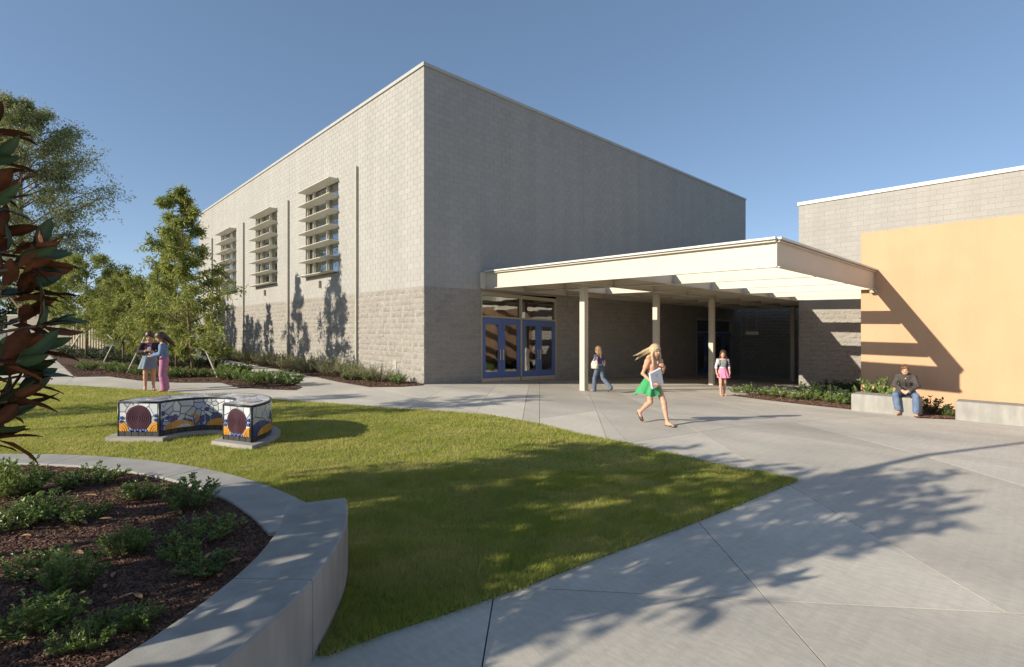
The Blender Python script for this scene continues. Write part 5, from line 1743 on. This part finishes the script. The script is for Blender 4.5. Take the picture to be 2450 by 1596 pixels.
g1.skirt(M_GREEN, (0, .01, .955), (.100, .088), (.075, -.06, .565), (.235, .235), 8, .022, hem=.03)
M_BLOND = material('blond_hair', (.55, .43, .26), (.40, .29, .15), .45, 60, 4, .5, 120, .004, stretch=(3, 3, .4), spec=.5)
g1.hair(M_BLOND, [[(.055, .02, .06, .030), (.085, .03, -.06, .028), (.075, .06, -.17, .020), (.07, .07, -.25, .010)], [(-.06, .0, .05, .030), (-.085, .01, -.08, .028), (-.075, .04, -.22, .016), (-.07, .05, -.28, .008)],
                  [(.05, -.06, .04, .04), (.16, -.10, -.02, .030), (.27, -.11, -.07, .018), (.36, -.11, -.09, .006)], [(.06, -.06, .0, .04), (.16, -.11, -.07, .026), (.25, -.13, -.14, .014), (.31, -.12, -.17, .005)],
                  [(0, -.08, .0, .06), (.06, -.10, -.12, .045), (.09, -.10, -.22, .018)], [(.02, -.07, -.02, .05), (-.03, -.09, -.14, .04), (-.02, -.09, -.25, .015)]])
g1.sandal('L'); g1.sandal('R')
m = MB(); c = g1.J['neck']; m.tube([c + V3(.052*math.cos(a), .035 + .055*math.sin(a), -.02 - .03*(1+math.sin(a))/2) for a in np.linspace(-.2, math.pi+.2, 14)], .006, 5); nk = m.build('necklace', material('beads', (.62, .55, .42), None, .4), g1.e)
MB().tube([c + V3(0, .092, -.055), c + V3(0, .094, -.095)], [.008, .004], 6).build('pendant', M_WHITE, nk)
bc = to_world(g1, (.115, .195, .875))
book('binder', bc, dir_world(g1, (.93, -.10, -.36)), dir_world(g1, (.36, .16, .92)), (.27, .33), .045, M_WHITE, material('binder_pages', (.62, .66, .74), None, .7), 'white ring binder carried by the girl in the green skirt', 'binder')

# ---- girl in jeans walking away
p = GG(1419, 936.5)
hd = cam_dir(-.62, .78); hv = np.array([*hd, 0]); rv = np.array([hd[1], -hd[0], 0])
k2 = (936.5 - 829)*proj(p)[2]/F/1.50
loc = p - hv*.20*k2 + rv*.07*k2
J2 = dict(hipL=(-.075, .0, .79), hipR=(.075, -.02, .79), waist=(0, .0, .94), chest=(0, .015, 1.10), shL=(-.145, .02, 1.19), shR=(.145, .01, 1.19), neck=(0, .02, 1.24), head=(0, .045, 1.385),
          knL=(-.08, .13, .43), anL=(-.07, .15, .07), toL=(-.075, .30, .024), knR=(.085, -.10, .44), anR=(.10, -.42, .17), toR=(.10, -.34, .035),
          elR=(.235, -.05, .96), wrR=(.255, .12, .80), haR=(.245, .19, .755), pnR=(-1, 0, .2), elL=(-.215, -.07, .96), wrL=(-.20, .10, .92), haL=(-.19, .17, .93))
g2 = Person(J2, hd, (loc[0], loc[1], gz(loc[0])), k2, 'girl in blue jeans and purple shirt walking away beside the first canopy post', (.1, -.05), .012)
g2.body(.9)
M_PURP = cloth('purple_cotton', (.10, .085, .20)); M_DENIM = cloth('denim', (.085, .115, .165), (.13, .16, .21)); M_BRWN = material('light_brown_hair', (.27, .17, .09), (.15, .09, .045), .45, 60, 4, .5, 120, .004, stretch=(3, 3, .4), spec=.5)
def f(S): g2.torso(S, .012); g2.arm(S, 'L', .012, .5); g2.arm(S, 'R', .012, .5)
g2.garment('shirt', M_PURP, f, [((0, 0, .93), (0, 0, -1)), ((0, 0, 1.235), (0, 0, 1))])
def f(S):
    S.cone(g2.J['hipL'], g2.J['hipR'], .088, .088, .05); S.cone(V3(0, 0, .80), V3(0, 0, .88), .088, .082, .05)
    g2.leg(S, 'L', .014, 2, .030); g2.leg(S, 'R', .014, 2, .030)
g2.garment('jeans', M_DENIM, f, [((0, 0, .885), (0, 0, 1))])
g2.hair(M_BRWN, [[(0, -.07, .02, .07), (0, -.085, -.10, .062), (0, -.09, -.22, .035)], [(.05, -.04, .02, .04), (.065, -.05, -.10, .035), (.06, -.06, -.21, .02)], [(-.05, -.04, .02, .04), (-.065, -.05, -.10, .035), (-.06, -.06, -.20, .02)]])
for c in 'LR': g2.sandal(c)
bc = to_world(g2, (.185, .09, .86))
book('book', bc, dir_world(g2, (.15, .75, -.65)), dir_world(g2, (.0, .65, .75)), (.30, .23), .05, M_WHITE, M_DARK, 'white book carried under the arm of the girl in jeans', 'book', False)
bg_ = empty('shoulder_bag', to_world(g2, (-.20, .0, .92)), g2.e.rotation_euler[2], 'pale shoulder bag hanging from the girl in jeans', 'bag')
M_BAG = cloth('pale_canvas', (.62, .58, .50))
m = MB(); V = []
for (z, w_, d_) in ((-.14, .035, .09), (-.13, .05, .12), (.0, .045, .125), (.10, .025, .11), (.115, .012, .10)):
    V += [(x, y, z) for x, y in ((-w_, -d_), (w_, -d_), (w_*1.2, 0), (w_, d_), (-w_, d_), (-w_*1.2, 0))]
m.add([tuple(np.array(v)*k2) for v in V], [(5, 4, 3, 2, 1, 0), tuple(range(24, 30))] + [(a*6+i, a*6+(i+1) % 6, a*6+6+(i+1) % 6, a*6+6+i) for a in range(4) for i in range(6)]); m.build('pouch', M_BAG, bg_, True)
m = MB(); m.tube([np.array(v)*k2 for v in ((0, -.09, .10), (.05, -.05, .24), (.075, .0, .315), (.05, .05, .24), (0, .09, .10))], .012*k2, 6); m.build('strap', M_BAG, bg_, True)

# ---- girl in the pink skirt near the doorway
p = GG(1729, 946.5); hd = cam_dir(-.10, -1); k3 = (946.5 - 839)*proj(p)[2]/F/1.50
J3 = dict(hipL=(-.075, 0, .79), hipR=(.075, 0, .79), waist=(0, .0, .94), chest=(0, .01, 1.10), shL=(-.15, .0, 1.19), shR=(.15, .0, 1.19), neck=(0, .01, 1.24), head=(0, .035, 1.385),
          knL=(-.075, -.02, .43), anL=(-.07, -.06, .07), toL=(-.085, .08, .024), knR=(.08, .06, .43), anR=(.075, .06, .07), toR=(.085, .21, .024),
          elR=(.205, -.02, .96), wrR=(.215, .06, .75), haR=(.205, .10, .69), elL=(-.205, -.02, .96), wrL=(-.215, .06, .75), haL=(-.20, .10, .69))
g3 = Person(J3, hd, (p[0], p[1], gz(p[0])), k3, 'girl in a pink skirt and grey vest standing near the far canopy post', (-.25, .0), .012)
g3.body(.5)
M_STRP = material('striped_knit', (.70, .68, .70), (.25, .22, .28), .85, 30, 2, stretch=(.02, .02, 1), lo=.48, hi=.52); M_GREYV = cloth('grey_fleece', (.27, .28, .29)); M_PINK = cloth('pink_cotton', (.80, .26, .42)); M_DKHAIR = material('dark_brown_hair', (.09, .045, .022), (.05, .026, .014), .4, 60, 4, .5, 120, .004, stretch=(3, 3, .4), spec=.5)
def f(S): g3.torso(S, .010); g3.arm(S, 'L', .011, 1.95); g3.arm(S, 'R', .011, 1.95)
g3.garment('striped_shirt', M_STRP, f, [((0, 0, .885), (0, 0, -1)), ((0, 0, 1.235), (0, .3, 1))])
def f(S): g3.torso(S, .020)
g3.garment('vest', M_GREYV, f, [((0, 0, .955), (0, 0, -1)), ((0, 0, 1.22), (0, .3, 1)), ((.135, 0, 1), (1, 0, 0)), ((-.135, 0, 1), (-1, 0, 0))])
g3.skirt(M_PINK, (0, .0, .93), (.108, .094), (-.03, .02, .60), (.20, .17), 9, .02)
g3.hair(M_DKHAIR, [[(0, -.06, .02, .07), (-.03, -.08, -.12, .06), (-.06, -.08, -.30, .03)], [(-.055, -.02, .02, .035), (-.085, -.03, -.10, .035), (-.12, -.03, -.26, .03), (-.14, -.04, -.38, .012)], [(.055, -.02, .02, .035), (.075, -.03, -.10, .03), (.07, -.04, -.2, .012)]])
for c in 'LR': g3.sandal(c, M_PINK)
bp = empty('backpack', to_world(g3, (0, -.15, 1.06)), g3.e.rotation_euler[2], 'dark backpack worn by the girl in the pink skirt', 'backpack')
M_BPK = cloth('black_nylon', (.018, .018, .03))
m = MB(); V = []
for (z, w_, d_) in ((-.20, .10, .05), (-.18, .13, .075), (.05, .13, .08), (.16, .11, .065), (.20, .06, .03)):
    V += [(x, y, z) for x, y in ((-w_, d_*.8), (-w_*.9, -d_), (w_*.9, -d_), (w_, d_*.8))]
m.add([tuple(np.array(v)*k3) for v in V], [(3, 2, 1, 0), tuple(range(16, 20))] + [(a*4+i, a*4+(i+1) % 4, a*4+4+(i+1) % 4, a*4+4+i) for a in range(4) for i in range(4)]); m.build('pack', M_BPK, bp, True)
for sg_ in (-1, 1):
    MB().tube([np.array(v)*k3 for v in ((.09*sg_, .06, .14), (.10*sg_, .14, .165), (.105*sg_, .225, .11), (.11*sg_, .235, -.02), (.125*sg_, .15, -.13), (.11*sg_, .06, -.16))], .016*k3, 6).build('strap', M_BPK, bp, True)

# ---- two girls standing by the lawn
p = G(358, 934); hd = cam_dir(.55, -.8); k4 = (933 - 792)*proj(p)[2]/F/1.49
J4 = dict(hipL=(-.075, 0, .79), hipR=(.075, 0, .79), waist=(0, .0, .94), chest=(0, .015, 1.10), shL=(-.145, .02, 1.185), shR=(.145, .02, 1.185), neck=(0, .03, 1.235), head=(0, .075, 1.365),
          knL=(-.075, .03, .43), anL=(-.08, -.02, .07), toL=(-.10, .12, .024), knR=(.085, .03, .43), anR=(.09, .02, .07), toR=(.10, .16, .024),
          elR=(.225, .03, .97), wrR=(.09, .19, .99), haR=(.03, .22, 1.02), pnR=(-.2, -.5, .7), elL=(-.22, .03, .96), wrL=(-.08, .20, .96), haL=(-.02, .24, .99), pnL=(.2, -.3, .8))
g4 = Person(J4, hd, (p[0], p[1], 0), k4, 'girl in a dark jacket and grey-blue skirt looking down, left of the pair', (-.2, -.45), .012)
g4.body(1.0)
M_DKJ = cloth('dark_plum_jacket', (.035, .022, .035), (.07, .05, .06)); M_GBS = cloth('grey_blue_denim', (.20, .26, .31)); M_PKT = cloth('pink_tee', (.62, .16, .30))
def f(S): g4.torso(S, .016); g4.arm(S, 'L', .016, 1.8); g4.arm(S, 'R', .016, 1.8)
g4.garment('jacket', M_DKJ, f, [((0, 0, .90), (0, 0, -1)), ((0, 0, 1.225), (0, .3, 1))])
m = MB(); m.add([(-.055, .098, 1.19), (.055, .098, 1.19), (.02, .112, 1.04), (-.02, .112, 1.04)], [(0, 3, 2, 1)]); m.build('tee_front', M_PKT, g4.e)
g4.skirt(M_GBS, (0, .0, .955), (.108, .095), (.03, .02, .56), (.20, .165), 7, .014)
g4.hair(M_DKHAIR, [[(0, -.07, .03, .05), (0, -.11, .02, .035), (0, -.14, -.06, .028), (0, -.14, -.14, .01)]])
for c in 'LR': g4.sandal(c)
MB().bbox((-.03, .235, 1.005), (.035, .255, 1.105), .004).build('phone', M_WHITE, g4.e)
p = G(393, 937.5); hd = cam_dir(-.80, -.45); k5 = (937.5 - 795)*proj(p)[2]/F/1.49
J5 = dict(hipL=(-.078, 0, .79), hipR=(.078, 0, .79), waist=(0, .0, .94), chest=(0, .02, 1.10), shL=(-.15, .03, 1.185), shR=(.15, .03, 1.185), neck=(0, .04, 1.235), head=(0, .085, 1.365),
          knL=(-.08, .04, .43), anL=(-.085, -.02, .07), toL=(-.09, .13, .024), knR=(.085, .02, .43), anR=(.09, -.02, .07), toR=(.10, .12, .024),
          elR=(.22, .05, .96), wrR=(.10, .24, .93), haR=(.05, .29, .93), pnR=(-.3, -.3, .8), elL=(-.22, .06, .96), wrL=(-.12, .25, .90), haL=(-.07, .31, .88), pnL=(.3, -.3, .8))
g5 = Person(J5, hd, (p[0], p[1], 0), k5, 'girl in a blue sweater and pink trousers with long brown hair, right of the pair', (.1, -.4), .012)
g5.body(.8)
M_BLUES = cloth('light_blue_knit', (.17, .26, .42)); M_PTR = cloth('pink_trousers', (.50, .20, .34))
def f(S): g5.torso(S, .024); g5.arm(S, 'L', .022, 1.85); g5.arm(S, 'R', .022, 1.85)
g5.garment('sweater', M_BLUES, f, [((0, 0, .89), (0, 0, -1)), ((0, 0, 1.225), (0, .3, 1))])
def f(S):
    S.cone(g5.J['hipL'], g5.J['hipR'], .090, .090, .05); S.cone(V3(0, 0, .80), V3(0, 0, .92), .092, .086, .05)
    g5.leg(S, 'L', .020, 1.92, .040); g5.leg(S, 'R', .020, 1.92, .040)
g5.garment('trousers', M_PTR, f, [((0, 0, .925), (0, 0, 1))])
g5.hair(M_DKHAIR, [[(0, -.07, .02, .07), (0, -.11, -.08, .062), (0, -.15, -.20, .05), (0, -.17, -.30, .02)], [(.055, .0, .02, .035), (.08, -.02, -.08, .032), (.07, -.06, -.2, .015)], [(-.055, .0, .02, .035), (-.08, -.02, -.08, .032), (-.07, -.06, -.2, .015)]])
for c in 'LR': g5.sandal(c, M_PKT)

# ---- boy sitting on the concrete bench
bx = B1[0]; yb = PX(2163, 950, bx)[1]
J6 = dict(hipL=(-.085, 0, .535), hipR=(.085, 0, .535), waist=(0, .07, .68), chest=(0, .17, .84), shL=(-.140, .19, .925), shR=(.140, .19, .925), neck=(0, .225, .975), head=(.01, .30, 1.095),
          knL=(-.20, .40, .50), anL=(-.205, .40, .075), toL=(-.24, .54, .024), knR=(.19, .40, .50), anR=(.13, .36, .075), toR=(.17, .50, .024),
          elR=(.225, .27, .735), wrR=(.075, .43, .625), haR=(.02, .47, .585), pnR=(-.5, 0, -.6), elL=(-.225, .27, .725), wrL=(-.075, .44, .615), haL=(-.02, .49, .58), pnL=(.5, 0, -.6))
g6 = Person(J6, (-.995, -.10), (bx + .30, yb, gz(bx) + .0), 1.03, 'boy in a dark jacket and jeans sitting hunched on the concrete bench', (.05, -.18), .0115)
g6.body(.9)
M_JKT = cloth('dark_grey_jacket', (.060, .052, .048), (.085, .075, .068)); M_DEN2 = cloth('blue_denim', (.10, .145, .235), (.15, .20, .30)); M_GRYT = cloth('grey_tee', (.20, .24, .22))
def f(S):
    g6.torso(S, .028); g6.arm(S, 'L', .024, 1.9); g6.arm(S, 'R', .024, 1.9)
    S.cone(V3(-.07, .155, .985), V3(.07, .155, .985), .032, .032, .02); S.cone(V3(-.075, .17, .985), V3(-.05, .275, .925), .026, .018, .015); S.cone(V3(.075, .17, .985), V3(.05, .275, .925), .026, .018, .015)
g6.garment('jacket', M_JKT, f, [((0, 0, .50), (0, 0, -1))])
MB().tube([(0, .287, .885), (0, .272, .80), (0, .22, .70)], .007, 5).build('zip', M_DARK, g6.e)
def f(S):
    S.cone(g6.J['hipL'], g6.J['hipR'], .092, .092, .05); S.cone(V3(0, 0, .53), V3(0, .04, .62), .09, .085, .05)
    g6.leg(S, 'L', .018, 1.95, .024); g6.leg(S, 'R', .018, 1.95, .024)
g6.garment('jeans', M_DEN2, f, [((0, 0, .455), (0, -.8, -1)), ((0, .03, .66), (0, 0, 1))])
MB().add([(-.04, .285, .955), (.04, .285, .955), (.012, .292, .875), (-.012, .292, .875)], [(0, 3, 2, 1)]).build('tee_front', M_GRYT, g6.e)
MB().add([(-.010, .2935, .915), (.012, .2935, .915), (.008, .2945, .885), (-.006, .2945, .885)], [(0, 3, 2, 1)]).build('tee_print', material('yellow_print', (.70, .65, .05), None, .7), g6.e)
M_BH = material('brown_hair', (.16, .085, .04), (.09, .045, .02), .45, 60, 4, .5, 120, .004, spec=.5)
g6.hair(M_BH, [[(.05, .05, .06, .030), (.07, .03, .0, .022)], [(-.05, .05, .06, .030), (-.07, .03, .0, .022)], [(0, .06, .075, .034), (.03, .085, .055, .016)], [(-.02, .06, .075, .034), (-.035, .085, .055, .016)]], thick=1.0)
for c in 'LR': g6.sandal(c)
